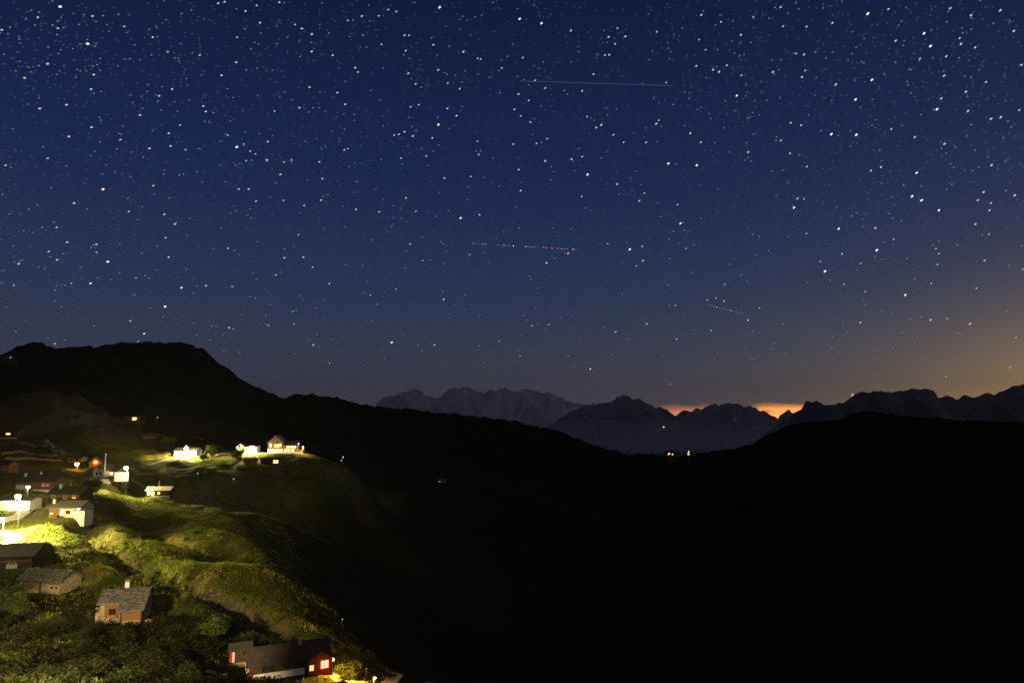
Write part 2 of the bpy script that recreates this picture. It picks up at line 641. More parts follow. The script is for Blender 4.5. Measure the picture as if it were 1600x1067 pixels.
feats = [([march(px, py, h0)[:2] for px, py in f[0]], f[1], f[2]) for f in FEAT]


EDGE = sorted([tuple(march(px, py, h0)[:2]) for px, py in [(590, 1040), (500, 995), (450, 960), (425, 915), (395, 880), (372, 845), (372, 826), (395, 800), (440, 770), (520, 752)]], key=lambda p: p[1])


def seg_dist(x, y, pts):
    d = np.full(x.shape, 1e9)
    for (ax, ay), (bx, by) in zip(pts[:-1], pts[1:]):
        ux, uy = bx - ax, by - ay
        tt = np.clip(((x - ax) * ux + (y - ay) * uy) / (ux * ux + uy * uy + 1e-9), 0, 1)
        d = np.minimum(d, np.hypot(x - ax - tt * ux, y - ay - tt * uy))
    return d


def ss(a, b, x):
    q = np.clip((x - a) / (b - a), 0, 1)
    return q * q * (3 - 2 * q)


# house pads: the ground is levelled a little round each house (filled in below)
PADS = []


def pad(px, py, D, r):
    p = at(px, py, D)
    PADS.append((p[0], p[1], p[2], r))


def hfull(x, y):
    z = np.clip(h0(x, y), -400, 260)
    for pts, a, w in feats:
        P_ = np.array(pts)
        m = (x > P_[:, 0].min() - 4 * w) & (x < P_[:, 0].max() + 4 * w) & (y > P_[:, 1].min() - 4 * w) & (y < P_[:, 1].max() + 4 * w)
        if m.any():
            xm, ym = x[m], y[m]
            d = seg_dist(xm + fbm(xm / 5, ym / 5, 3, 5) * 1.1, ym + fbm(xm / 5, ym / 5, 3, 8) * 1.1, pts)
            z[m] += a * np.exp(-(d / w) ** 2)
    P_ = np.array(EDGE)
    m = (y > 60) & (y < 420) & (x > -110) & (x < 160)
    if m.any():
        ex = np.interp(y[m], P_[:, 1], P_[:, 0])
        e = np.maximum(x[m] - ex + 3 * fbm(y[m] / 14, x[m] / 14, 3, 66), 0)
        z[m] -= 12 * (1 - np.exp(-(e / 30) ** 1.5)) * ss(60, 100, y[m]) * (1 - ss(330, 420, y[m])) * (1 - ss(60, 160, x[m]))
    dist = np.hypot(x, y)
    near = ss(30, 70, dist) * (1 - ss(700, 1500, dist))
    z = z + near * (.55 * fbm(x / 11, y / 11, 4, 3) + .22 * fbm(x / 2.6, y / 2.6, 3, 21))
    # the crags above the village
    cxm = np.exp(-(((x + 246) / 34) ** 2 + ((y - 365) / 34) ** 2))
    z = z + cxm * (7 * ridged(x / 26, y / 44, 4, 41) + 4.2 * ridged(x / 7, y / 14, 4, 47) + 3)
    # broad relief of the far valley sides
    z = z + ss(450, 900, dist) * 12 * fbm(x / 160, y / 160, 4, 77)
    w = ss(1500, 2300, np.hypot(x * .85, y))
    z = z * (1 - w) + w * (-1500)
    for (qx, qy, qz, r) in PADS:
        m = (np.abs(x - qx) < 2 * r) & (np.abs(y - qy) < 2 * r)
        if m.any():
            k = 1 - ss(r * .55, r * 1.5, np.hypot(x[m] - qx, y[m] - qy))
            z[m] = z[m] * (1 - k) + (qz - .05) * k
    return z


# houses as measured in the photograph: front foot (px, py), distance, yaw
SPOT = dict(
    chalet=(190, 972, 110), barn=(62, 926, 127), left_barn=(18, 888, 138), long=(446, 1055, 98), shed=(372, 1041, 103),
    wide=(99, 808, 174), second=(100, 784, 190), terrace=(54, 765, 215), mast=(162, 745, 250), lit_end=(246, 776, 240),
    blown=(288, 714, 330), hut=(266, 712, 338), gable=(384, 708, 340), lodge=(436, 707, 345), below=(389, 725, 322), garage=(424, 726, 322),
    high=(206, 657, 392), hill=(233, 686, 358), farleft=(13, 685, 300), garage_glare=(20, 797, 179), corner=(-4, 738, 236), orange=(148, 729, 275), crag=(116, 722, 285))
for k, r in dict(chalet=5, barn=6, left_barn=6, long=6, shed=2.5, wide=5, second=5, terrace=6, mast=6, lit_end=4.5, blown=8, hut=3,
                 gable=8, lodge=11, below=4, garage=5, high=5, hill=4, farleft=4, garage_glare=5.5, corner=4, orange=3, crag=4).items():
    pad(*SPOT[k], r)


def axis(lo, hi, base, k, start, end, origin=0.0):
    """grid lines: spacing base inside [lo,hi], growing outside out to start/end"""
    v = [lo]
    while v[-1] < hi:
        v.append(v[-1] + (base if k is None else max(base, k * abs(v[-1]))))
    s = v[-1] - v[-2]
    while v[-1] < end:
        s = min(s * 1.13, 2500)
        v.append(v[-1] + s)
    s, b = v[1] - v[0], [lo]
    while b[-1] > start:
        s = min(s * 1.13, 2500)
        b.append(b[-1] - s)
    return np.array(b[:0:-1] + v)


GX = axis(-210, -20, .5, None, -54000, 54000)
GY = axis(66, 420, .45, .0034, -4500, 54000)
gx, gy = np.meshgrid(GX, GY)
GZ = hfull(gx.ravel().copy(), gy.ravel().copy()).reshape(gx.shape)
nx, ny = len(GX), len(GY)
idx = np.arange(nx * ny).reshape(ny, nx)
F = np.stack([idx[:-1, :-1], idx[:-1, 1:], idx[1:, 1:], idx[1:, :-1]], -1).reshape(-1, 4)
me = np_mesh('ground', np.stack([gx.ravel(), gy.ravel(), GZ.ravel()], -1), F, M['meadow'], True)
zone = ss(-6, 26, gx - np.interp(gy, [e[0] for e in [(q[1], q[0]) for q in EDGE]], [q[0] for q in EDGE]) + 9 * fbm(gx / 25, gy / 25, 3, 91))  # darker past the village edge: night shade put into the ground colour
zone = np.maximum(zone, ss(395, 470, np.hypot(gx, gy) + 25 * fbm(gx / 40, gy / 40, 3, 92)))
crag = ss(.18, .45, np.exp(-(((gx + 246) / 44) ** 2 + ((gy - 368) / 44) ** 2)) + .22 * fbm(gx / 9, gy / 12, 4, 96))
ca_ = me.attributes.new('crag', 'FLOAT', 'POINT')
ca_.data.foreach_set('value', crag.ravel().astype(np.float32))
fore = ss(134, 117, gy + .16 * (gx + 60) + 5 * fbm(gx / 12, gy / 12, 3, 95)) * .75  # dark foreground: scrub cover plus painted shade where the lamplight ends
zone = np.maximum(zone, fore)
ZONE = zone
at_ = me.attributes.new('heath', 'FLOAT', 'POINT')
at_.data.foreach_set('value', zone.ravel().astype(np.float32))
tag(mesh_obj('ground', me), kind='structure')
print('ground verts', nx * ny)


def gz(x, y):
    x, y = np.asarray(x, float), np.asarray(y, float)
    i = np.clip(np.searchsorted(GX, x) - 1, 0, nx - 2)
    j = np.clip(np.searchsorted(GY, y) - 1, 0, ny - 2)
    fx, fy = (x - GX[i]) / (GX[i + 1] - GX[i]), (y - GY[j]) / (GY[j + 1] - GY[j])
    return (GZ[j, i] * (1 - fx) + GZ[j, i + 1] * fx) * (1 - fy) + (GZ[j + 1, i] * (1 - fx) + GZ[j + 1, i + 1] * fx) * fy


def spot(px, py, **k):
    return march(px, py, gz, **k)


# ------------------------------------------------------------------ ridges and mountains
def rock_mat(name, lo, hi, snow=None, scale=.004):
    m = bpy.data.materials.new(name)
    m.use_nodes = True
    t = m.node_tree
    p = t.nodes['Principled BSDF']
    p.inputs['Roughness'].default_value = 1
    p.inputs['Specular IOR Level'].default_value = 0
    ge = t.nodes.new('ShaderNodeNewGeometry')
    nn = t.nodes.new('ShaderNodeTexNoise')
    nn.inputs['Scale'].default_value = scale
    nn.inputs['Detail'].default_value = 8
    nn.inputs['Roughness'].default_value = .65
    t.links.new(ge.outputs['Position'], nn.inputs['Vector'])
    r = t.nodes.new('ShaderNodeValToRGB')
    r.color_ramp.elements[0].position, r.color_ramp.elements[0].color = .35, (*lo, 1)
    r.color_ramp.elements[1].position, r.color_ramp.elements[1].color = .60, (*hi, 1)
    if snow:
        e = r.color_ramp.elements.new(.645)
        e.color = (*snow, 1)
    t.links.new(nn.outputs['Fac'], r.inputs[0])
    t.links.new(r.outputs[0], p.inputs['Base Color'])
    return m


M['heath'] = rock_mat('dark_heath', (.008, .009, .006), (.018, .018, .012), scale=.02)
M['peak'] = rock_mat('bare_rock', (.25, .205, .215), (.43, .37, .38), (.82, .78, .82), .0011)
M['peak_dark'] = rock_mat('dark_bare_rock', (.035, .034, .04), (.08, .076, .08), (.40, .40, .44), .0022)


def mountain(name, crest, dist, slope, m, reach, rough, jag, ncol=420, rows=36, seed=1, back=None):
    """crest = photograph pixels of the skyline; dist = its distance at each crest point (interpolated)"""
    cp = np.array([c[:2] for c in crest], float)
    dv = np.interp(cp[:, 0], [d[0] for d in dist], [d[1] for d in dist])
    W = np.array([at(px, py, D) for (px, py), D in zip(cp, dv)])
    q = np.linspace(0, len(W) - 1, ncol)
    # resample by horizontal position so that columns are even
    xs = np.linspace(W[0, 0], W[-1, 0], ncol)
    cy = np.interp(xs, W[:, 0], W[:, 1])
    cz = np.interp(xs, W[:, 0], W[:, 2])
    D = cy.mean()
    pxm = D / FPX
    cz = cz + jag * pxm * fbm(xs / (7 * pxm), xs * 0 + seed, 4, seed)
    s = np.concatenate([-(np.linspace(1, 0, 7)[:-1]) * (back or reach * .6), np.linspace(0, 1, rows) ** 1.5 * reach])
    Sg, Xg = np.meshgrid(s, xs, indexing='ij')
    Cy, Cz = np.broadcast_to(cy, Sg.shape), np.broadcast_to(cz, Sg.shape)
    a = np.abs(Sg)
    # the skyline detail dies out down the slope, spurs and gullies take over
    k = max(3, int(ncol / 40))
    sm = np.convolve(np.pad(cz, k, 'edge'), np.ones(2 * k + 1) / (2 * k + 1), 'valid')
    w = np.exp(-a / (reach * .22))
    base = Cz * w + sm * (1 - w)
    Z = base - slope * a * (1 + .25 * a / reach)
    amp = rough * (1 - np.exp(-a / (reach * .15)))
    warp = fbm(Xg / (reach * .5), a / (reach * .7), 3, seed + 9)
    Z = Z + amp * (ridged(Xg / (reach * .28) + warp * .6, a / (reach * 1.1), 4, seed + 3) - .55)
    Z = np.maximum(Z, -1590)
    Y = Cy - Sg
    V = np.stack([Xg.ravel(), Y.ravel(), Z.ravel()], -1)
    nr, nc = Sg.shape
    ii = np.arange(nr * nc).reshape(nr, nc)
    F = np.stack([ii[:-1, :-1], ii[1:, :-1], ii[1:, 1:], ii[:-1, 1:]], -1).reshape(-1, 4)
    o = mesh_obj(name, np_mesh(name, V, F, m, False))
    return tag(o, kind='structure')


FAR1 = [(520, 668), (560, 652), (590, 636), (600, 624), (612, 620), (640, 618), (650, 614), (660, 618), (672, 617), (683, 622), (700, 609), (712, 607), (718, 609), (732, 604), (745, 609), (758, 613),
        (768, 608), (778, 614), (790, 612), (800, 609), (810, 611), (823, 607), (835, 612), (855, 614), (870, 618), (885, 625), (910, 630), (925, 632), (945, 636), (1000, 650), (1060, 664), (1120, 680)]
FAR2 = [(860, 664), (900, 640), (925, 633), (945, 629), (955, 625), (965, 619), (975, 618), (982, 619), (992, 627), (1005, 630), (1012, 634), (1020, 637), (1031, 637), (1047, 648), (1057, 648), (1065, 641), (1080, 641), (1100, 636),
        (1110, 633), (1118, 630), (1122, 633), (1132, 629), (1145, 631), (1160, 633), (1185, 640), (1200, 645), (1215, 653), (1228, 643), (1233, 640), (1237, 645), (1260, 652), (1300, 662), (1340, 675)]
FAR3 = [(1180, 690), (1215, 662), (1240, 645), (1247, 643), (1258, 636), (1270, 629), (1290, 631), (1315, 630), (1330, 622), (1340, 623), (1350, 613), (1360, 615), (1375, 617), (1388, 613), (1405, 619), (1412, 611),
        (1425, 608), (1437, 608), (1447, 617), (1455, 623), (1470, 622), (1480, 619), (1495, 624), (1505, 618), (1512, 617), (1520, 620), (1540, 616), (1560, 614), (1580, 605), (1600, 602), (1650, 592), (1700, 588), (1800, 600)]
mountain('far_mountain', FAR1, [(520, 48000), (1120, 46000)], .42, M['peak'], 9000, 1300, 2.4, 640, 50, 3)
mountain('far_mountain', FAR2, [(860, 34000), (1340, 31000)], .40, M['peak_dark'], 5000, 640, 2.2, 600, 46, 12)
mountain('far_mountain', FAR3, [(1180, 14000), (1800, 12500)], .40, M['peak_dark'], 2200, 280, 2.0, 600, 46, 23)
LEFT = [(-260, 560), (-120, 570), (0, 553), (12, 548), (30, 540), (58, 534), (75, 541), (88, 546), (105, 543), (140, 540), (147, 546), (165, 538), (190, 535), (230, 534), (262, 536), (285, 534), (300, 540), (318, 545),
        (335, 565), (355, 575), (385, 598), (415, 610), (440, 622), (470, 636), (520, 660), (560, 690)]
mountain('mountain', LEFT, [(-260, 1700), (560, 1900)], .55, M['heath'], 900, 70, 1.5, 700, 44, 31)
MID = [(330, 640), (400, 628), (440, 622), (460, 616), (490, 616), (500, 618), (520, 620), (560, 630), (600, 636), (650, 640), (700, 646), (760, 652), (800, 656), (830, 665), (845, 667), (870, 671), (890, 679), (900, 685), (920, 692), (940, 698),
       (975, 708), (1000, 710), (1030, 711), (1060, 711), (1100, 707), (1150, 701), (1175, 694), (1195, 682), (1220, 672), (1260, 664)]
mountain('hill', MID, [(330, 1250), (1000, 1150), (1260, 1150)], .33, M['heath'], 700, 22, 1.7, 800, 44, 44)
RIGHT = [(1120, 725), (1160, 705), (1180, 690), (1200, 679), (1230, 664), (1260, 658), (1310, 655), (1330, 646), (1345, 643), (1360, 642), (1420, 650), (1500, 656), (1560, 658), (1600, 660), (1700, 655), (1800, 660)]
mountain('hill', RIGHT, [(1120, 1120), (1800, 1000)], .36, M['heath'], 700, 18, 1.3, 700, 40, 52)

# ------------------------------------------------------------------ roads and paths, draped on the slope
def ribbon(name, pix, width, m, lift=.05, sub=6):
    W = [spot(px, py) for px, py in pix]
    pts = []
    for i in range(len(W) - 1):        # Catmull-Rom through the points
        p0, p1, p2, p3 = W[max(i - 1, 0)][:2], W[i][:2], W[i + 1][:2], W[min(i + 2, len(W) - 1)][:2]
        for k in range(sub):
            u = k / sub
            pts.append(.5 * (2 * p1 + (p2 - p0) * u + (2 * p0 - 5 * p1 + 4 * p2 - p3) * u * u + (3 * p1 - p0 - 3 * p2 + p3) * u ** 3))
    pts.append(W[-1][:2])
    pts = np.array(pts)
    tg = np.gradient(pts, axis=0)
    nm = np.stack([-tg[:, 1], tg[:, 0]], -1) / (np.linalg.norm(tg, axis=1)[:, None] + 1e-9)
    K = 5
    V, F = [], []
    for i, (p, nn) in enumerate(zip(pts, nm)):
        z0 = float(gz(p[0], p[1]))
        wj = width * (1 + .12 * math.sin(i * 1.7) * .5)
        for k in range(K):
            u = (k / (K - 1) - .5) * wj
            q = p + nn * u
            z = max(float(gz(q[0], q[1])), .4 * float(gz(q[0], q[1])) + .6 * z0) + lift
            V.append((q[0], q[1], z))
        if i:
            for k in range(K - 1):
                a, b = (i - 1) * K + k, i * K + k
                F.append((a, a + 1, b + 1, b))
    nV = len(V)
    o = MB()
    o.add(V, F)
    # skirt down the outer edges so that the ribbon has a kerb of earth
    for e in (0, K - 1):
        for i in range(len(pts) - 1):
            a, b = V[i * K + e], V[(i + 1) * K + e]
            o.add([a, b, (b[0], b[1], b[2] - .35), (a[0], a[1], a[2] - .35)], [(0, 1, 2, 3)])
    ob = o.build(name, m)
    for p_ in ob.data.polygons: p_.use_smooth = False
    return tag(ob, kind='structure')


ribbon('road', [(-40, 778), (0, 780), (35, 785), (56, 791), (36, 802), (8, 813), (-22, 822), (-14, 829), (6, 833), (22, 840), (14, 848), (-6, 853), (-40, 858)], 3.0, M['road'], .12)
ribbon('path', [(232, 726), (256, 720), (278, 716), (302, 714), (322, 711), (352, 709), (380, 709), (410, 708), (440, 709), (466, 708)], 2.6, M['road'], .12)
ribbon('path', [(90, 755), (125, 753), (150, 750), (176, 748), (196, 748)], 1.8, M['road'], .1)
ribbon('path', [(78, 800), (100, 815), (122, 833), (134, 842)], .8, M['dirt'], .04)
ribbon('path', [(305, 681), (325, 690), (345, 698), (368, 704)], 1.0, M['dirt'], .08)

# ------------------------------------------------------------------ houses
class House:
    """gabled house; local x along the front, front face at y = 0, z up from the foot of the front"""

    def __init__(s, key, name, label, L, W, H, pitch, yaw=0, ridge='x', wall='white', roof='slate_flat', over=.5, group=None, cat='house', slates=False, sink=1.6, px=None, thick=.2):
        P0 = at(*(px or SPOT[key]))
        s.root = tag(empty(name, P0, R(yaw)), label, cat, group)
        s.L, s.W, s.H, s.ridge, s.over = L, W, H, ridge, over
        tp = math.tan(R(pitch))
        s.tp = tp
        m = MB()
        if ridge == 'x':
            s.rise = W / 2 * tp
            m.prism([(0, -sink), (W, -sink), (W, H), (W / 2, H + s.rise), (0, H)], -L / 2, L / 2, 'x')
        else:
            s.rise = L / 2 * tp
            m.prism([(L / 2, -sink), (L / 2, H), (0, H + s.rise), (-L / 2, H), (-L / 2, -sink)], 0, W, 'y')
        s.wall = m.build('wall', M[wall], s.root)
        # roof: two slabs meeting at the ridge
        r = MB()
        c, sn = math.cos(R(pitch)), math.sin(R(pitch))
        half = (W if ridge == 'x' else L) / 2
        e = half + over
        for sg in (-1, 1):
            def pf(d, up):
                return (sg * d, H + (half - d) * tp + up)
            th = thick / c
            g_ = .02
            prof = [pf(0 if sg < 0 else .004, g_), pf(e, g_), pf(e, g_ + th), pf(0 if sg < 0 else .004, g_ + th)]
            if ridge == 'x':
                prof = [(W / 2 + a, b) for a, b in prof]
                r.prism(prof, -L / 2 - over, L / 2 + over, 'x')
            else:
                r.prism(prof, -over, W + over, 'y')
        s.roof = r.build('roof', M[roof], s.root)
        if slates:
            s.slates(pitch, slates)

    def course(s, mb, x0, x1, ytop, ztop, ybot, tp, size, th):
        """rows of loose stone slabs laid on a slope falling towards -y from (ytop,ztop)"""
        c = math.cos(math.atan(tp))
        length = (ytop - ybot) / c
        nrow = max(1, int(length / (size * .62)))
        for r_ in range(nrow + 1):
            x = x0 - random.random() * size
            while x < x1:
                w = size * random.uniform(.65, 1.35)
                a, b = max(x, x0 - .06), min(x + w - .03, x1 + .06)
                x += w
                if b - a < .12: continue
                dd = (r_ + random.uniform(-.12, .12)) * (length / (nrow + .001))
                l_ = size * random.uniform(.85, 1.15)
                d0, d1 = max(dd - l_ * .5, 0), min(dd + l_ * .5, length + .1)
                if d1 - d0 < .1: continue
                up = .03 + .08 * random.random()
                t_ = th * random.uniform(.7, 1.5)
                tw = random.uniform(-.02, .02)
                vs = []
                for zz in (0, t_):
                    for dd_, kk in ((d0, 0), (d1, .05)):
                        for xx, q in ((a, -tw), (b, tw)):
                            vs.append((xx, ytop - dd_ * c, ztop - dd_ * c * tp + up + kk + q + zz))
                mb.add(vs, [(0, 1, 3, 2), (4, 6, 7, 5), (0, 4, 5, 1), (2, 3, 7, 6), (0, 2, 6, 4), (1, 5, 7, 3)])

    def slates(s, pitch, size):
        c = math.cos(R(pitch))
        m = MB()
        zt = s.H + s.rise + .2 / c
        s.course(m, -s.L / 2 - s.over, s.L / 2 + s.over, s.W / 2, zt, -s.over, s.tp, size, .05)
        # far slope: a plain mirrored course
        m2 = MB()
        s.course(m2, -s.L / 2 - s.over, s.L / 2 + s.over, s.W / 2, zt, -s.over, s.tp, size, .05)
        m.add([(x, s.W - y, z) for x, y, z in m2.v], [f[::-1] for f in m2.f])
        m.build('roof_slabs', M['slate'], s.root, kind='stuff')

    def face(s, f, u, z, d=0.0):
        if f == 'F': return Matrix.Translation((u, -d, z))
        if f == 'R': return Matrix.Translation((s.L / 2 + d, s.W / 2 + u, z)) @ Matrix.Rotation(R(90), 4, 'Z')
        if f == 'L': return Matrix.Translation((-s.L / 2 - d, s.W / 2 + u, z)) @ Matrix.Rotation(R(-90), 4, 'Z')

    def window(s, f, u, z, w=.9, h=1.1, lit=None, frame='white', bars=True, d=0.0, sill=False, label=None):
        Mx = s.face(f, u, z, d)
        b = .09
        m = MB()
        m.box(-w / 2 - b, w / 2 + b, -.07, .03, -b, 0, Mx).box(-w / 2 - b, w / 2 + b, -.07, .03, h, h + b, Mx)
        m.box(-w / 2 - b, -w / 2, -.07, .03, 0, h, Mx).box(w / 2, w / 2 + b, -.07, .03, 0, h, Mx)
        if bars:
            m.box(-.03, .03, -.065, .03, 0, h, Mx)
        fr = m.build('window', M[frame], s.root)
        MB().box(-w / 2 + .001, w / 2 - .001, -.025, .02, .001, h - .001, Mx).build('pane', M[lit or 'glass'], fr)
        if sill:
            MB().box(-w / 2 - .2, w / 2 + .2, -.16, 0, -b - .08, -b - .003, Mx).build('sill', M['wood'], fr)
        if label: fr['label'] = label
        return fr

    def door(s, f, u, w=.95, h=2.0, m='dark_wood', z=0.0, d=0.0):
        Mx = s.face(f, u, z, d)
        o = MB().box(-w / 2, w / 2, -.06, .03, -.3, h, Mx).build('door', M[m], s.root)
        MB().box(w * .32, w * .42, -.11, -.061, h * .46, h * .52, Mx).build('handle', M['metal'], o)
        return o

    def boards(s, f, u0, u1, z0, z1, m='wood', name='boards', size=.22, d=0.0, vertical=False):
        Mx = s.face(f, 0, 0, d)
        b = MB()
        if vertical:
            u = u0
            while u < u1 - .02:
                w = min(size, u1 - u)
                b.box(u + .008, u + w - .008, -.03 - .018 * random.random(), .02, z0 + .05 * random.random(), z1, Mx)
                u += size
        else:
            z = z0
            while z < z1 - .02:
                w = min(size, z1 - z)
                b.box(u0, u1, -.035 - .022 * random.random(), .02, z + .008, z + w - .008, Mx)
                z += size
        return b.build(name, M[m], s.root, kind='stuff')

    def slab(s, name, x0, x1, y0, y1, z0, z1, m, label=None):
        o = MB().box(x0, x1, y0, y1, z0, z1).build(name, M[m], s.root)
        if label: o['label'] = label
        return o

    def chimney(s, x, y, h=1.1, w=.55, m='white'):
        zr = s.H + s.rise - abs(y - s.W / 2) * s.tp if s.ridge == 'x' else s.H + s.rise - abs(x) * s.tp
        c_ = MB().box(x - w / 2, x + w / 2, y - w / 2, y + w / 2, zr - .5, zr + h).build('chimney', M[m], s.root)
        MB().box(x - w / 2 - .1, x + w / 2 + .1, y - w / 2 - .1, y + w / 2 + .1, zr + h + .12, zr + h + .2).box(x - w / 2, x - w / 2 + .1, y - w / 2, y + w / 2, zr + h, zr + h + .12).box(x + w / 2 - .1, x + w / 2, y - w / 2, y + w / 2, zr + h, zr + h + .12).build('chimney_cap', M['slate'], c_)
        return c_


def point_light(parent, loc, power, col, radius=.12, name='light'):
    l = bpy.data.lights.new(name, 'POINT')
    l.energy = power
    l.color = col
    l.shadow_soft_size = radius
    o = bpy.data.objects.new(name, l)
    COL.objects.link(o)
    o.parent = parent
    o.location = loc
    return o


# --- near stone chalet
h = House('chalet', 'stone_chalet', 'small stone and larch chalet with slab roof and white chimney right of the barn', 6.2, 5.4, 3.0, 24, 17, wall='stone', roof='slate', over=.35, slates=.55, cat='chalet')
h.chimney(-.15, 3.3, 1.5, .62)
h.boards('F', -2.45, -.25, 1.15, 2.95, 'wood', 'wood_panel')
h.window('F', -1.35, 1.35, .8, .75, None, 'dark_wood', True, .05, sill=True)
fb = MB()
for i in range(16):
    x = -2.1 + i * .1 + random.uniform(-.03, .03)
    fb.box(x - .06, x + .06, -.3, -.16, 1.02, 1.2 + .1 * random.random())
fb.build('flower_box', mat('flowers', (.35, .05, .05), .8, (.5, .3, .05), 9), h.root)
o = MB().box(0.15, 3.1, -1.75, -.003, -1.6, .62).build('porch_base', M['stone'], h.root)
o = MB().box(.25, 3.0, -1.70, -.003, .623, 2.28).build('porch_wall', M['wood'], h.root)
pb = MB()
z = .64
while z < 2.2:
    pb.box(.32, 2.93, -1.74 - .02 * random.random(), -1.69, z + .01, z + .21)
    z += .22
pb.build('porch_boards', M['wood'], h.root, kind='stuff')
MB().box(2.91, 3.11, -1.80, -1.55, -1.2, 2.3).build('post', M['dark_wood'], h.root)
MB().box(.14, .36, -1.80, -1.55, -1.2, 2.3).build('post', M['dark_wood'], h.root)
# roof carried down over the porch
m = MB()
tp, ov = h.tp, .35
y0, y1 = -ov, -ov - 1.85
zt = h.H - (-y0) * tp + .2
zt = h.H + (0 - y0) * -tp + .02
m.prism([(y0 - .002, zt), (y1, zt + (y1 - y0) * tp), (y1, zt + (y1 - y0) * tp + .2), (y0 - .002, zt + .2)], -.25, h.L / 2 + ov, 'x')
m.build('porch_roof', M['slate'], h.root)
m = MB()
h.course(m, -.25, h.L / 2 + ov, y0 + .15, zt + .2 + .15 * tp, y1, tp, .55, .05)
m.build('porch_roof_slabs', M['slate'], h.root, kind='stuff')
MB().box(-h.L / 2 - .9, -h.L / 2 - .001, 1.2, 1.9, 1.9, 2.1).build('beam_end', M['old_wood'], h.root)
MB().box(-h.L / 2 - .7, -h.L / 2 - .002, .5, 3.4, -1.6, 1.6).build('side_wall', M['stone'], h.root)

# --- grey barn on the left
h = House('barn', 'timber_barn', 'timber and stone barn with a tilted grey slab roof, left of the stone chalet', 8.6, 4.6, 2.3, 26, -12, wall='stone', roof='slate', over=.45, slates=.6, cat='barn')
h.boards('F', -4.2, -.2, .55, 2.3, 'old_wood', 'plank_wall', .24, vertical=True)
MB().box(-.2, .25, -.05, .05, -1, 2.25).build('doorway', M['dark_wood'], h.root)
h.boards('F', .3, 4.2, 1.6, 2.28, 'wood', 'wood_boards')
h.window('F', 2.5, .85, .45, .38, None, 'stone', False)
h.window('F', 3.5, .85, .45, .38, None, 'stone', False)
MB().box(1.5, 2.4, -.75, -.05, -.9, -.25).build('trough', M['white'], h.root)
MB().box(-3.6, -2.6, 1.1, 1.9, 3.0, 3.25).build('roof_hatch', mat('green_sheet', (.04, .16, .10), .5), h.root)

# --- barn cut by the left edge
h = House('left_barn', 'dark_barn', 'dark wooden barn with a plain grey roof at the left edge of the photo', 11, 6.5, 2.6, 25, 8, wall='dark_wood', roof='slate_flat', over=.6, cat='barn', px=(2, 889, 138))
h.boards('F', -5.4, 5.3, 1.2, 2.5, 'old_wood', 'plank_wall', .24, vertical=True)
h.window('F', 1.9, .25, 1.3, .9, None, 'white', False)
MB().box(.9, 2.9, -.2, -.01, .1, .9).build('light_panel', M['white'], h.root)
MB().box(4.2, 5.1, -.3, -.01, -1.3, -.9).build('foundation_stone', M['white'], h.root)

# --- long house at the bottom
h = House('long', 'long_house', 'long dark roofed house with white plinth and red lit windows at the bottom', 10.2, 5.0, 2.3, 27, 25, wall='dark_wood', roof='brown_roof', over=.55, slates=None, px=(452, 1057, 98))
MB().box(-5.2, 2.0, -.12, -.003, -1.6, .95).build('plinth', M['white'], h.root)
MB().box(-5.33, -5.203, -.12, 5.05, -1.6, 1.1).build('plinth', M['white'], h.root)
for u in (-3.2, -2.3, -.4):
    h.window('F', u, 1.15, .7, .85, None, 'dark_wood')
MB().box(-5.22, -5.103, 1.2, 1.5, .9, 1.9).build('shutter', M['cream'], h.root)
h.chimney(1.6, 2.0, .8, .45, 'stone')
# cross gable with the red windows
cg = MB()
cg.prism([(-2.2, -1.6), (-2.2, 2.1), (-3.9, 3.15), (-5.6, 2.1), (-5.6, -1.6)][::-1], -1.2, 2.2, 'y')
cgo = cg.build('cross_gable_wall', M['dark_wood'], h.root)
cr_ = MB()
for sg in (-1, 1):
    k_ = 1.05 / 1.7
    prof = [(3.9 + sg * .002, 3.19), (3.9 + sg * 2.1, 3.19 - 2.1 * k_), (3.9 + sg * 2.1, 3.36 - 2.1 * k_), (3.9 + sg * .002, 3.36)]
    cr_.prism([(-a, b) for a, b in prof], -1.7, 2.6, 'y')
cr_.build('cross_gable_roof', M['brown_roof'], h.root)
h.window('F', 4.5, .9, 1.0, 1.0, 'red', 'red_paint', True, 1.2, label='red glowing window in the cross gable')
h.window('F', 2.75, .8, .5, .7, 'ember', 'red_paint', True, 1.2)
MB().box(2.0, 6.2, -2.7, -1.203, -1.6, -.15).build('terrace', M['brown_roof'], h.root)
point_light(h.root, (4.4, -1.9, 1.3), 120, (1, .10, .03), .3)
point_light(h.root, (6.6, -1.0, 1.5), 9000, (1, .52, .05), .15)
wl = MB().box(5.6, 5.85, -.7, -.45, 1.5, 1.85).build('wall_lamp', M['bulb_orange'], h.root)  # assumed lamp, read off the yellow light on the hedge

# --- shed beside it
h = House('shed', 'garden_shed', 'tiny dark shed with a red and white door, left of the long house', 2.9, 2.6, 2.2, 22, 22, wall='dark_wood', roof='brown_roof', over=.25, cat='shed', px=(375, 1040, 103))
MB().box(-1.55, 1.5, -.1, -.003, -1.6, .5).box(-1.55, -1.453, -.1, 2.65, -1.6, .5).build('stone_base', M['stone'], h.root)
MB().box(-1.40, -1.08, -.06, -.002, .62, 2.0).build('door', M['red_paint'], h.root)['label'] = 'red half of the narrow door'
MB().box(-1.07, -.78, -.06, -.002, .62, 2.0).build('door', M['white'], h.root)['label'] = 'white half of the narrow door'

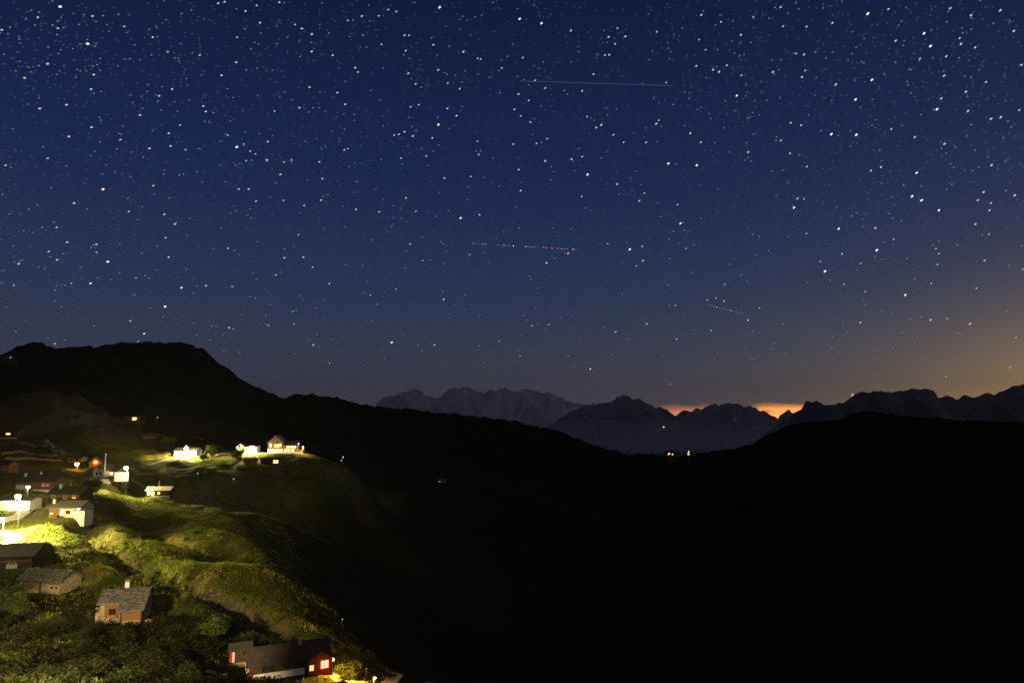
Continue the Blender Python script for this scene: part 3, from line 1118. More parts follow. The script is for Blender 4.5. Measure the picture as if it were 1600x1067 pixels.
# --- hut cut by the bottom left corner
h = House('corner_hut', 'scrub_hut', 'black roofed hut half hidden in scrub at the bottom left corner', 3.4, 3.0, .7, 22, -28, wall='dark_wood', roof='brown_roof', over=.4, cat='hut', px=(-4, 1060, 80))
h.window('F', .8, .1, .5, .4, None, 'cream')
wp = at(3, 977, 103)
wo_ = tag(empty('garden_wall', tuple(wp), R(8)), 'short pale wall stub in the scrub at the left edge', 'wall')
MB().box(-1.5, .7, -.15, .15, -1, .25).build('wall', M['cream'], wo_)
MB().box(-1.55, .75, -.2, .2, .252, .33).build('coping', M['stone'], wo_)

# --- village houses
h = House('wide', 'village_house', 'pale grey roofed house with warm lit front, nearest the bright road lamp', 7.6, 5.8, 2.4, 22, 0, wall='cream', roof='slate_flat', over=.5, px=(100, 808, 174))
h.boards('F', -3.75, -1.2, .8, 2.3, 'wood', 'wood_panel')
h.window('F', -.6, .5, .8, 1.3, 'warm', 'wood')
h.window('F', .9, .9, .9, .7, None, 'wood')
h.window('F', 2.4, .3, .9, .9, 'warm', 'wood')
h.window('L', 0, 1.0, .8, .9, 'warm', 'white')
MB().box(-3.2, -2.5, -.5, -.06, .1, 1.2).build('white_cupboard', M['white'], h.root)
wl = MB().box(3.45, 3.75, -.4, -.1, 2.0, 2.35).build('wall_lamp', M['bulb'], h.root)
h.chimney(-3.6, 1.6, 1.2, .6)
point_light(h.root, (2.3, -1.6, 1.6), 60, (1, .7, .3))
h = House('annex', 'white_annex', 'small white annex with flat brown roof at the right of the pale grey roofed house', 2.9, 3.0, 2.2, 6, -6, wall='white', roof='slate_flat', over=.2, cat='annex', px=(123, 812, 173))

h = House('garage_glare', 'added_garage', 'added white garage standing for the glare of the brightest street lamp, behind the road bend', 8.6, 4.5, 2.4, 16, 0, wall='white', roof='slate_flat', over=.35, cat='garage', px=(20, 797, 179))  # added building, its white front stands for the lamp's glare
point_light(h.root, (.6, -2.2, 2.0), 2600, (1, .86, .5))
MB().box(.45, .75, -.35, -.02, 2.0, 2.3).build('wall_lamp', M['bulb'], h.root)  # lamp and its light added to bleach the garage front white
h.door('F', -2, 2.4, 2.0, 'cream')
h.door('F', 1.6, 2.4, 2.0, 'cream')

h = House('second', 'village_house', 'brown roofed wooden house directly behind the pale grey roofed one', 8.4, 6.2, 2.2, 26, 0, wall='dark_wood', roof='brown_roof', over=.6)
h.boards('F', -4.1, 3.9, 1.1, 2.1, 'wood', 'wood_panel')
h.window('F', .2, .9, .8, 1.0, None, 'white')
h.window('F', -3.0, 1.0, 1.0, .8, None, 'white')
h.window('F', 2.6, 1.0, 1.0, .8, 'orange', 'wood')
MB().box(-1.3, 4.0, -.9, -.04, .3, .5).build('balcony', M['wood'], h.root)
h.chimney(-2.6, 2.2, 1.3, .6)
h.chimney(-.5, 3.2, 1.0, .4, 'stone')

h = House('terrace', 'village_house', 'broad weathered house with two orange windows, above the bright road lamp', 11.4, 6.8, 2.6, 26, 0, wall='old_wood', roof='brown_roof', over=.5)
h.boards('F', -.2, 5.6, .9, 2.5, 'wood', 'wood_panel')
h.window('F', 2.6, 1.0, .7, .9, 'warm', 'red_paint')
h.window('F', 3.9, 1.0, .7, .9, 'warm', 'red_paint')
h.slab('plinth', -5.7, -2.4, -.25, -.003, -1.6, 1.5, 'white')
h.slab('terrace_wall', 1.2, 6.2, -2.6, -2.3, -2.2, .3, 'white')
h.slab('terrace', 1.2, 6.2, -2.3, -.003, -2.2, -.2, 'stone')
h.chimney(-4.6, 2.2, 1.2, .6)
h.chimney(-.6, 3.4, 1.0, .5)

h = House('mast', 'white_house', 'white gabled house lit from the right, beside the tall mast', 4.6, 5.2, 2.6, 38, -12, ridge='y', wall='white', roof='slate_flat', over=.35, px=(154, 746, 250))
h.window('F', -.8, 1.0, .7, .9, None, 'wood')
h.window('F', .9, 1.0, .7, .9, None, 'wood')
h.window('F', 0, 3.0, .6, .7, None, 'wood')
h = House('mast2', 'low_house', 'low cream house with a blown out front between mast and street lamp', 5.6, 4.2, 2.1, 24, 0, wall='cream', roof='brown_roof', over=.4, px=(170, 745, 252))
h.window('F', -1.2, .8, .8, .9, 'warm', 'white')
h.window('F', .9, .8, .8, .9, 'warm', 'white')
h.boards('F', -2.6, 2.6, 1.8, 2.05, 'wood', 'wood_panel')
pm = at(163, 745, 248.5)
mast = tag(empty('flag_mast', pm), 'tall white mast standing in front of the white gabled house', 'mast')
MB().tube([(0, 0, -1), (0, 0, 4), (0, 0, 7.9)], [.24, .2, .15], 8).build('pole', M['white'], mast)
MB().lathe([(0, .5), (.26, .4), (.3, .2), (.2, 0)], 8, (0, 0, 7.85)).build('cap', M['white'], mast)

h = House('lit_end', 'stone_hut', 'small grey roofed hut with glowing left end, alone on the meadow spur', 7.6, 5.0, 2.1, 22, 6, wall='dark_wood', roof='slate_flat', over=.5, cat='hut')
h.slab('plinth', -2.2, 3.85, -.15, -.003, -1.6, .3, 'white')
h.window('F', .4, .9, .7, .7, 'orange', 'wood')
h.window('F', 2.0, .9, .7, .7, None, 'wood')
h.window('F', -1.6, .7, .9, 1.0, 'warm', 'wood')
h.window('F', -2.9, .7, .9, 1.0, 'warm', 'wood')
MB().tube([(-.8, 3.0, 3.0), (-.8, 3.0, 5.0)], .09, 6).build('flue', M['metal'], h.root)
MB().box(-3.2, -2.95, -.35, -.05, 1.75, 2.0).build('wall_lamp', M['bulb'], h.root)
point_light(h.root, (-2.6, -1.6, 1.6), 500, (1, .78, .36))

h = House('blown', 'lamplit_house', 'long white house washed out by the left of the two far street lamps', 10.5, 6, 2.7, 22, 0, wall='white', roof='slate_flat', over=.45, px=(289, 713, 332))
for u in (-3.6, -1.2, 1.4, 3.8):
    h.window('F', u, .9, .9, 1.1, 'warm', 'white')
h.chimney(-1.0, 3, 1.2, .7)
h = House('hut', 'field_hut', 'little dark hut just left of the long washed out white house', 4.0, 3.4, 1.7, 24, 0, wall='old_wood', roof='slate_flat', over=.4, cat='hut', px=(263, 713, 334))
h.door('F', .7, 1, 1.6, 'white')

h = House('gable', 'lamplit_house', 'white gabled house with dark doorway, beside the right one of the two far street lamps', 4.4, 6, 3.1, 33, 0, ridge='y', wall='white', roof='brown_roof', over=.3, px=(375.5, 707.5, 342))
h.door('F', 1.5, 1.2, 2.0)
h.window('F', -.6, 2.9, .7, .9, None, 'wood')
h = House('gable2', 'lamplit_wing', 'flat fronted white wing directly behind the right one of the two far street lamps', 5.6, 5, 2.9, 14, 0, wall='white', roof='slate_flat', over=.3, px=(391.5, 707.5, 341))
h.window('F', -1.4, 1.0, .9, 1.1, 'warm', 'white')
h.window('F', 1.3, 1.0, .9, 1.1, 'warm', 'white')

h = House('lodge', 'mountain_lodge', 'large lit chalet lodge with steep pale gable and glowing terrace at the far end', 7.4, 8.5, 4.9, 42, 4, ridge='y', wall='wood', roof='slate', over=.6, cat='lodge', px=(430, 707, 345))
h.slab('plinth', -3.75, 3.75, -.25, -.003, -1.6, 2.1, 'white')
gp = MB().prism([(2.4, 5.2), (0, 7.7), (-2.4, 5.2)], -.12, -.003, 'y')
gp.build('gable_panel', M['slate_flat'], h.root)
for u, z_, lt in ((-2.3, 2.9, 'warm'), (-.1, 2.6, 'orange'), (1.2, 2.6, 'warm'), (2.4, 2.9, 'orange')):
    h.window('F', u, z_, .9, 1.5, lt, 'wood')
for u in (-2.4, -.8, .8, 2.4):
    h.window('F', u, .4, .8, 1.0, 'warm', 'white', True, .25)
h.slab('balcony', -3.7, 3.7, -1.2, -.26, 2.15, 2.3, 'wood')
wg = MB().prism([(0, -1.6), (6, -1.6), (6, 3.6), (3, 5.6), (0, 3.6)], 3.76, 10.5, 'x').build('wing_wall', M['wood'], h.root)
wr = MB().prism([(-.6, 3.3), (3, 5.7), (3, 5.9), (-.6, 3.5)], 3.8, 11, 'x').prism([(3.004, 5.7), (6.6, 3.3), (6.6, 3.5), (3.004, 5.9)], 3.8, 11, 'x').build('wing_roof', M['brown_roof'], h.root)
for u, z_ in ((6.2, 2.4), (7.9, 2.4), (9.5, 2.4), (5.0, .5), (6.7, .5), (8.6, .5)):
    h.window('F', u, z_, 1.0, 1.2, 'warm', 'wood')
h.slab('terrace', 3.8, 14.5, -3.6, -.003, -1.6, .25, 'white')
h.slab('pavilion', 10.8, 14.2, -.5, 3.5, .26, 1.3, 'wood')
h.slab('pavilion_roof', 10.6, 14.6, -.8, 3.8, 2.3, 2.45, 'brown_roof')
for x in (10.9, 14.1):
    h.slab('post', x - .1, x + .1, -.4, -.2, 1.3, 2.3, 'wood')
point_light(h.root, (6.5, -1.7, 2.2), 450, (1, .66, .28))
point_light(h.root, (12.4, 1.2, 2.0), 250, (1, .6, .22))
point_light(h.root, (14.3, -3.9, 2.6), 3500, (1, .72, .3))
MB().box(14.2, 14.4, -3.5, -3.3, .26, 2.75).build('lamp_post', M['metal'], h.root)
MB().box(14.15, 14.45, -3.7, -3.25, 2.75, 2.95).build('terrace_lamp', M['bulb'], h.root)  # assumed lamp, added with its light for the lit spur beyond
point_light(h.root, (-1.5, -4.0, 3.0), 250, (1, .7, .32))
MB().box(11.2, 11.6, -.6, -.3, 4.2, 4.6).build('blue_lamp', M['bulb_blue'], h.root)
MB().tube([(11.4, -.45, 2.4), (11.4, -.45, 4.2)], .06, 6).build('lamp_pole', M['metal'], h.root)
h.chimney(-1.6, 5.5, 1.4, .7)

h = House('below', 'field_hut', 'small reddish hut with pale eaves below the right far street lamp', 5.2, 3.8, 1.9, 20, 0, wall='wood', roof='slate_flat', over=.4, cat='hut')
h.boards('F', -2.5, 2.5, .3, 1.8, 'wood', 'plank_wall', vertical=True)
h = House('garage', 'dark_hut', 'dark low hut with an orange lit opening under the lodge', 9, 5, 2.3, 14, 0, wall='dark_wood', roof='brown_roof', over=.6, cat='hut', px=(423, 725, 322))
h.window('F', 2.3, .5, 2.2, 1.3, 'orange', 'dark_wood', False)
MB().box(-4.9, -3.2, -1.0, -.1, -1.2, -.4).build('white_stone', M['white'], h.root)
h = House('high', 'lit_hut', 'hut with a bright orange window high on the dark spur', 8.5, 5, 2.0, 16, 0, wall='dark_wood', roof='brown_roof', over=1.0, cat='hut')
h.window('F', 1.4, .4, 2.2, 1.6, 'orange', 'dark_wood', True, label='large bright orange window')
h.slab('terrace', -2.5, 8.0, -2.4, -.003, -1.8, -.1, 'wood')
point_light(h.root, (1.8, -1.8, 1.4), 300, (1, .5, .15))
h = House('hill', 'gabled_shed', 'low hut with pale gable edge on the dark slope left of the round trees', 6.8, 5, 1.7, 20, 0, ridge='y', wall='dark_wood', roof='slate_flat', over=.5, cat='hut')
h.boards('F', -3.3, 3.3, .1, 1.6, 'wood', 'plank_wall', vertical=True)
h.window('F', .6, .6, .9, .8, None, 'wood')
h = House('farleft', 'mountain_house', 'house with small orange window and white base at far left under the crags', 6.5, 5, 2.8, 22, 10, wall='dark_wood', roof='brown_roof', over=.5)
h.window('F', -.2, 1.7, 1.6, .6, 'orange', 'dark_wood', False)
h.slab('plinth', -3.4, 3.4, -.5, -.003, -1.6, .4, 'white')
h = House('corner', 'wooden_house', 'reddish wooden house corner at the left edge, above the bright road lamp', 6, 5, 2.6, 24, 0, wall='wood', roof='brown_roof', over=.4, px=(-2, 738, 236))
h.window('F', 2.0, .8, .8, 1.1, None, 'white')
h = House('orange', 'gabled_hut', 'small gabled hut with a red orange light under its roof, left of the mast', 3.8, 3.4, 1.7, 42, 22, ridge='y', wall='wood', roof='slate_flat', over=.45, cat='hut')
h.window('F', .2, 1.2, 1.2, 1.0, 'red', 'wood', False)
point_light(h.root, (.3, -.9, 1.8), 350, (1, .3, .06))
h = House('crag', 'rock_hut', 'pale roofed stone hut tucked under the crag above the orange lamp', 5.4, 4, 1.5, 18, 0, wall='stone', roof='slate_flat', over=.3, cat='hut')
h.window('F', -1.2, .5, .7, .7, None, 'wood')
h.door('F', 1.2, 1, 1.5)

# far left mountain station
h = House('station', 'mountain_station', 'faint mountain station on the skyline at the far left', 11, 7, 2.2, 14, 0, wall='dark_wood', roof='brown_roof', over=1, cat='building', px=(8, 561, 560), sink=5)
h.window('F', 4.5, 1, 1.2, .8, 'pale_light', 'wood')
# hotel and church on the pass
h = House('hotel', 'pass_hotel', 'lit hotel between fir trees on the pass, left of the lit tower', 13, 8, 5, 30, 0, wall='dark_wood', roof='brown_roof', over=.8, cat='hotel', px=(1049, 711, 1095), sink=12)
h.window('F', -3.4, 1.2, 1.8, 2.4, 'far_light', 'wood', False)
h.window('F', 1.8, .5, 1.8, 1.8, 'far_light', 'wood', False)
h.window('F', -5.3, .5, .8, 1.2, 'far_light', 'wood', False)
point_light(h.root, (-3.4, -2.5, 1.5), 25, (1, .55, .1), .3)
h = House('tower', 'pass_tower', 'slim lit tower on the pass, right of the lit hotel', 3.4, 4.0, 8.6, 50, 0, wall='dark_wood', roof='brown_roof', over=.2, cat='tower', px=(1076, 711, 1095), sink=12)
h.window('F', -.6, .6, 1.6, 2.0, 'far_light', 'wood', False)
h.window('F', .9, .9, .9, 1.0, 'red', 'wood', False)
h.window('F', .1, 4.2, 1.2, 1.5, 'warm', 'wood', False)
h.window('F', 0, 7.6, .8, .8, 'pale_light', 'wood', False)


def tiny_light(name, label, px, py, D, m, s, cat='lamp'):
    p = at(px, py, D)
    o = tag(empty(name, p), label, cat)
    MB().tube([(0, 0, -6 * s), (0, 0, -.5 * s)], .12 * s, 6).build('pole', M['metal'], o)
    MB().lathe([(0, .5 * s), (.4 * s, .25 * s), (.45 * s, -.1 * s), (.2 * s, -.5 * s), (0, -.5 * s)], 8).build('lantern', M[m], o)
    return o


tiny_light('mountain_lamp', 'lone warm light high on the dark bluish mountain face', 1037, 667, 26000, 'far_light', 56)
tiny_light('post_lamp', 'faint white lamp on the dark slope right of the high hut', 246, 652, 440, 'pale_light', .8)
tiny_light('post_lamp', 'upper of two pale lamps at the dark right end of the spur', 536, 714, 338, 'pale_light', .8)
tiny_light('post_lamp', 'lower of two pale lamps at the dark right end of the spur', 533.5, 719, 337, 'pale_light', .6)
tiny_light('post_lamp', 'faint pale lamp in the dark below the washed out wing', 365, 748, 290, 'pale_light', .6)
tiny_light('post_lamp', 'faint pale lamp in the dark below the long washed out house', 309, 739, 288, 'pale_light', .55)
tiny_light('post_lamp', 'tiny pale lamp alone in the dark above the long dark roof', 535, 967, 124, 'pale_light', .22)
h = House('valley', 'valley_hut', 'faint pale hut alone on the dark valley side right of the village', 9, 6, 2.4, 24, 0, wall='old_wood', roof='slate_flat', over=.5, cat='hut', px=(690, 754, float(spot(690, 754, y1=1200)[1])), sink=3)
h.window('F', -2, .7, .9, .7, 'pale_light', 'wood', False)

# ------------------------------------------------------------------ street lamps
def street_lamp(label, px, py, D, height, power, col=(1, .84, .32), arm=(0, -.8), bulb='bulb', size=1.0, group='street lamps of the village', cut=166, tilt=0, pos=None, aim=None, spill=0, blend=.12, low=2.2):
    """the lantern hangs at photograph pixel (px,py)"""
    p = at(px, py, D) if pos is None else np.array(pos, float)
    bx, by = p[0] - arm[0], p[1] - arm[1]
    base = float(gz(bx, by))
    hh = max(p[2] - base, low)
    o = tag(empty('street_lamp', (bx, by, base)), label, 'street lamp', group)
    MB().tube([(0, 0, -.8), (0, 0, hh * .5), (0, 0, hh + .25)], [.11, .09, .06], 8).build('pole', M['metal'], o)
    MB().tube([(0, 0, hh + .2), (arm[0] * .5, arm[1] * .5, hh + .45), (arm[0], arm[1], hh + .38)], .045, 6).build('arm', M['metal'], o)
    c = (arm[0], arm[1], hh)
    MB().lathe([(0, .38 * size), (.16 * size, .36 * size), (.42 * size, .14 * size), (.42 * size, .11 * size), (0, .11 * size)], 12, c).build('lamp_shade', M['metal'], o)
    MB().lathe([(.001, .10 * size), (.30 * size, .10 * size), (.34 * size, -.12 * size), (.2 * size, -.33 * size), (.001, -.38 * size)], 12, c).build('lamp_glass', M[bulb], o)
    pl = point_light(o, (arm[0], arm[1], hh - .46 * size), power, col, .3 * size)
    if cut:
        pl.data.type = 'SPOT'           # a shaded lantern: nothing goes out above the rim of its shade
        pl.data.spot_size = R(cut)
        pl.data.spot_blend = blend
        pl.rotation_euler = (0, R(-tilt), 0)
        if aim is not None:
            q = Vector(aim) - Vector((p[0], p[1], base + hh - .55 * size))
            pl.rotation_euler = q.to_track_quat('-Z', 'Y').to_euler()
    if spill:                           # what the lantern scatters all round
        point_light(o, (arm[0], arm[1], hh - .55 * size), spill, col, .3 * size)
    return o


street_lamp('brightest street lamp, over the white road bend at the left', 28, 774, 163, 4, 230000, size=1.7, cut=112, aim=(-96, 154, -29), spill=13000, blend=.4)
street_lamp('street lamp at the left edge over the lower road bend', 2, 811, 157, 4, 330000, size=1.4, cut=70, aim=(-82, 138, -31), spill=6000, blend=.5)
street_lamp('bright street lamp right of the mast and the white gabled house', 197, 730, 243, 4, 190000, size=2.0, cut=112, aim=(-106, 210, -38), spill=4000, blend=.3)
street_lamp('left one of the two far street lamps, before the long washed out house', 291, 700, 327, 4, 90000, size=2.4, cut=170, spill=26000, blend=.1)
street_lamp('right one of the two far street lamps, before the flat white wing', 393, 698, 337, 4, 55000, size=2.4, cut=168, spill=8000, blend=.1)
street_lamp('orange street lamp under the pale roofed rock hut', 120, 724, 272, 3, 1500, (1, .45, .1), bulb='bulb_orange', size=2.2, arm=(0, -.6), cut=0)
street_lamp('small white lamp between road lamp and broad weathered house', 44, 760, 205, 3, 700, size=1.4, arm=(.3, -.4), cut=0)
street_lamp('assumed street lamp in the scrub under the grey barn, just below the bottom edge', 84, 1096, 66, 4, 22000, (1, .88, .40), size=.5, arm=(0, .5), cut=0, low=.75)  # assumed lamp, read off the yellow glow on the scrub
# two unseen lamps, added out of view to light meadow, barn and stone chalet
street_lamp('added unseen tall lamp out of view left of the photo, shining across the meadow', 0, 0, 0, 0, 105000, (1, .88, .28), size=1.2, cut=60, pos=(-150, 112, -6), aim=(-80, 164, -33), blend=.55)  # unseen source added to brighten the middle slope
street_lamp('added unseen lamp out of view under the photo, shining on barn and stone chalet', 0, 0, 0, 0, 560000, (1, .75, .36), size=1.0, cut=42, pos=(-46, 34, -9), aim=(-56, 104, -42), blend=.4)  # unseen source added to light the house fronts

# retaining wall at the second lamp
w0, w1 = at(179, 745, 246), at(201, 745, 247)
ro = tag(empty('retaining_wall', tuple(w0)), 'low pale wall blown out under the lamp right of the mast', 'wall')
lw = float(np.hypot(*(w1 - w0)[:2]))
ro.rotation_euler = (0, 0, math.atan2(w1[1] - w0[1], w1[0] - w0[0]))
MB().box(0, lw, -.2, .2, -1.6, 1.5).build('wall', M['white'], ro)
MB().box(-.1, lw + .1, -.3, .3, 1.502, 1.64).build('coping', M['stone'], ro)

# ------------------------------------------------------------------ rocks
def boulder_mesh(seed, k=3):
    import bmesh
    bm = bmesh.new()
    bmesh.ops.create_icosphere(bm, subdivisions=k, radius=1)
    r_ = random.Random(seed)
    planes = [(Vector((r_.gauss(0, 1), r_.gauss(0, 1), r_.gauss(0, 1))).normalized(), r_.uniform(.55, .9)) for _ in range(11)]
    for v in bm.verts:
        for nn, d in planes:
            e = v.co.dot(nn) - d
            if e > 0: v.co -= nn * e
    for v in bm.verts:
        v.co += v.co.normalized() * r_.uniform(-.03, .03)
    me = bpy.data.meshes.new('boulder')
    bm.to_mesh(me)
    bm.free()
    me.materials.append(M['rock'])
    return me


BM = [boulder_mesh(i) for i in range(5)]


def rock(px, py, s, label, group=None, sq=(1, 1, .8)):
    p = spot(px, py)
    o = mesh_obj('boulder', random.choice(BM), None)
    o.location = (p[0], p[1], float(gz(p[0], p[1])) + s * .1)
    o.scale = (s * sq[0], s * sq[1], s * sq[2])
    o.rotation_euler = (random.uniform(-.3, .3), random.uniform(-.3, .3), random.uniform(0, 6.3))
    tag(o, label, 'boulder', group)


rock(232, 973, .6, 'pale boulder at the right foot of the stone chalet')
rock(226, 976, .4, 'smaller stone beside the boulder at the right foot of the stone chalet')
rock(328, 1050, .7, 'flat pale boulder in dark grass left of the tiny shed', sq=(1.3, .8, .4))
rock(304, 1003, .35, 'lone stone in dark grass above the flat pale boulder')
rock(260, 970, .4, 'stone right of the stone chalet beyond the boulder')
for (px, py) in ((72, 690), (78, 695), (82, 700), (70, 697), (86, 706)):
    rock(px, py, random.uniform(.8, 1.5), 'brown rock block on the steep bank left of the orange lamp', 'rock blocks above the terraces')

# ------------------------------------------------------------------ vegetation
def leaf_cloud(centres, radii, nleaf, size, seed):
    """many small leaf quads spread through lumpy volumes -> V,F"""
    r_ = np.random.default_rng(seed)
    C = np.asarray(centres, float)
    Rr = np.asarray(radii, float)
    pick = r_.choice(len(C), nleaf, p=Rr ** 2 / (Rr ** 2).sum())
    d = r_.normal(size=(nleaf, 3))
    d /= np.linalg.norm(d, axis=1)[:, None]
    rad = Rr[pick] * (r_.random(nleaf) ** .45)
    P_ = C[pick] + d * rad[:, None] * np.array([1, 1, .85])
    a = r_.normal(size=(nleaf, 3)); a /= np.linalg.norm(a, axis=1)[:, None]
    b = np.cross(a, r_.normal(size=(nleaf, 3))); b /= np.linalg.norm(b, axis=1)[:, None]
    s = size * r_.uniform(.6, 1.4, nleaf)[:, None]
    V = np.stack([P_ - a * s, P_ + b * s * .6, P_ + a * s, P_ - b * s * .6], 1).reshape(-1, 3)
    F = np.arange(nleaf * 4).reshape(-1, 4)
    return V, F


def tree_parts(hh, rad, seed, nleaf, lsize, low=.25):
    r_ = random.Random(seed)
    m = MB()
    m.tube([(0, 0, -.6), (.03 * hh, 0, hh * .3), (.01 * hh, .02 * hh, hh * .7)], [.05 * hh, .035 * hh, .015 * hh], 7)
    cs, rs = [], []
    for i in range(11):
        a = r_.uniform(0, 6.3)
        q = r_.uniform(.2, .75) * rad
        z = hh * r_.uniform(low, .9)
        q *= 1 - .5 * max(0, (z / hh - .6) / .4)
        c = (math.cos(a) * q, math.sin(a) * q, z)
        cs.append(c)
        rs.append(rad * r_.uniform(.28, .5))
        m.tube([(0.02 * hh, 0, hh * .25), (c[0] * .5, c[1] * .5, c[2] * .75), c], [.018 * hh, .012 * hh, .005 * hh], 5)
    V, F = leaf_cloud(cs, rs, nleaf, lsize, seed)
    return m.mesh('trunk'), np_mesh('crown', V, F, M['bush'])


def tree(name, label, px, py, D, hh, rad, seed, nleaf=1600, lsize=.22, group=None, cat='tree', on_ground=True):
    p = at(px, py, D)
    z = float(gz(p[0], p[1])) if on_ground else p[2]
    o = tag(empty(name, (p[0], p[1], z), random.uniform(0, 6)), label, cat, group)
    t_, c_ = tree_parts(hh, rad, seed, nleaf, lsize)
    mesh_obj('trunk', t_, M['bark'], o)
    mesh_obj('crown', c_, None, o)
    return o


tree('round_tree', 'round lit tree right of the long washed out house', 330, 709, 334, 5.6, 4.0, 1, 2600, .3)
tree('round_tree', 'lit bushy tree left of the long washed out house, lower one', 262, 696, 352, 5.0, 3.4, 2, 2000, .28)
tree('round_tree', 'taller reddish lit tree behind the bushy one left of the long house', 257, 688, 372, 6.5, 2.6, 3, 1500, .26)
tree('round_tree', 'small lit tree above the long washed out house', 270, 686, 375, 5.0, 2.4, 4, 1200, .25)
tree('round_tree', 'dim tree beside the reddish hut below the right far street lamp', 370, 724, 324, 5.0, 3.2, 5, 1800, .26)
tree('round_tree', 'dark tree behind the broad pale roofed houses, above the brown roof', 143, 770, 212, 5.5, 3.6, 6, 2000, .24)
tree('leafy_bush', 'bright green bush between the dark barn and the grey barn', 55, 888, 133, 2.2, 1.9, 7, 1200, .14, cat='bush')
tree('leafy_bush', 'dim green bush above the tiny shed by the long house', 335, 1000, 108, 3.2, 2.8, 8, 1500, .17, cat='bush')
tree('leafy_bush', 'dark bush right of the green bush between the barns', 75, 893, 133, 2.6, 2.6, 9, 1300, .16, cat='bush')
tree('leafy_bush', 'lit bush on the bank below the path to the washed out wing', 318, 722, 320, 2.6, 2.4, 10, 900, .22, cat='bush')
tree('leafy_bush', 'dim bush at the left edge below the dark barn', 8, 950, 112, 3.6, 3.0, 11, 1500, .17, cat='bush')
tree('leafy_bush', 'dim leafy bush right of the dim one at the left edge', 34, 955, 111, 3.0, 2.4, 12, 1300, .17, cat='bush')
tree('leafy_bush', 'bush close under the left foot of the grey barn', 24, 930, 122, 2.6, 2.2, 13, 1100, .16, cat='bush')

# fir trees along the pass
def fir_meshes(seed):
    r_ = random.Random(seed)
    tr = MB().tube([(0, 0, -2), (0, 0, 5), (0, 0, 10.5)], [.3, .2, .05], 6).mesh('trunk')
    c = MB()
    for i in range(13):
        z = 1.4 + i * .72
        rr_ = 2.1 * (1 - i / 13.5) * r_.uniform(.8, 1.15) + .12
        k = 9
        ph = r_.random()
        top = (0, 0, z + 1.15)
        rim = []
        for j in range(k * 2):
            q = (j + ph) / (2 * k) * 6.2832
            w = rr_ * (1 if j % 2 == 0 else .55) * r_.uniform(.85, 1.15)
            rim.append((math.cos(q) * w, math.sin(q) * w, z - (.25 if j % 2 == 0 else .0)))
        c.add([top] + rim, [(0, 1 + j, 1 + (j + 1) % (2 * k)) for j in range(2 * k)])
    return tr, c.mesh('crown')


FIR = [fir_meshes(i) for i in range(4)]
for a, b in FIR:
    a.materials.append(M['bark'])
    b.materials.append(M['conifer'])


def crest_y(px, crest):
    return float(np.interp(px, [c[0] for c in crest], [c[1] for c in crest]))


fx = [935, 948, 955, 962, 966, 972, 979, 984, 990, 996, 1003, 1009, 1018, 1022, 1026, 1032, 1035, 1039, 1041, 1055, 1057, 1061, 1063, 1067, 1070, 1082, 1084, 1088, 1091, 1096, 1099, 1104, 1109, 1115, 1122, 1131, 1138, 1145, 1150, 1157, 1163, 1170, 1177,
      800, 806, 826, 829, 843, 868, 872, 890, 903, 912, 924, 655, 672, 697, 720, 741, 765, 782]
for px in fx:
    px = px + random.uniform(-1, 1)
    D = 1140 if not (1030 < px < 1100) else 1120
    D = float(np.interp(px, [330, 1000, 1260], [1250, 1150, 1150])) - (0 if px < 1030 or px > 1100 else 35)
    p = at(px, crest_y(px, MID) + 1.5, D)
    sc = random.uniform(.42, .75) if not 1030 < px < 1100 else random.uniform(.7, 1.05)
    if px < 930: sc *= .6
    o = tag(empty('fir_tree', p, random.uniform(0, 6)), 'dark fir tree silhouetted on the crest of the far ridge', 'tree', 'fir trees along the ridge and the pass')
    o.scale = (sc, sc, sc * random.uniform(.9, 1.15))
    a, b = random.choice(FIR)
    mesh_obj('trunk', a, None, o)
    mesh_obj('crown', b, None, o)

# grass over the lamplit meadow (one mass) -------------------------------------------------
def slope_pts(nw, x0, x1, y0, y1, seed):
    r_ = np.random.default_rng(seed)
    return r_.uniform(x0, x1, nw), r_.uniform(y0, y1, nw)


house_xy = np.array([(q[0], q[1], q[3]) for q in PADS])


def clear_of_houses(x, y, k=.75):
    ok = np.ones(len(x), bool)
    for hx, hy, r_ in house_xy:
        ok &= np.hypot(x - hx, y - hy - r_ * .5) > r_ * k
    return ok


ROADPTS = []
for o in bpy.data.objects:
    if o.name.split('.')[0] in ('road', 'path') and o.type == 'MESH':
        co = np.array([v.co[:2] for v in o.data.vertices])
        ROADPTS.append((co, 1.2 if o.name.startswith('road') else .8))
RP = np.concatenate([c for c, _ in ROADPTS])


def off_road(x, y, d=1.0):
    ok = np.ones(len(x), bool)
    cell = {}
    for i, (a, b) in enumerate(RP):
        cell.setdefault((int(a // 3), int(b // 3)), []).append((a, b))
    for i in range(len(x)):
        ca, cb = int(x[i] // 3), int(y[i] // 3)
        for da in (-1, 0, 1):
            for db in (-1, 0, 1):
                for (a, b) in cell.get((ca + da, cb + db), ()):
                    if (a - x[i]) ** 2 + (b - y[i]) ** 2 < d * d:
                        ok[i] = False
    return ok


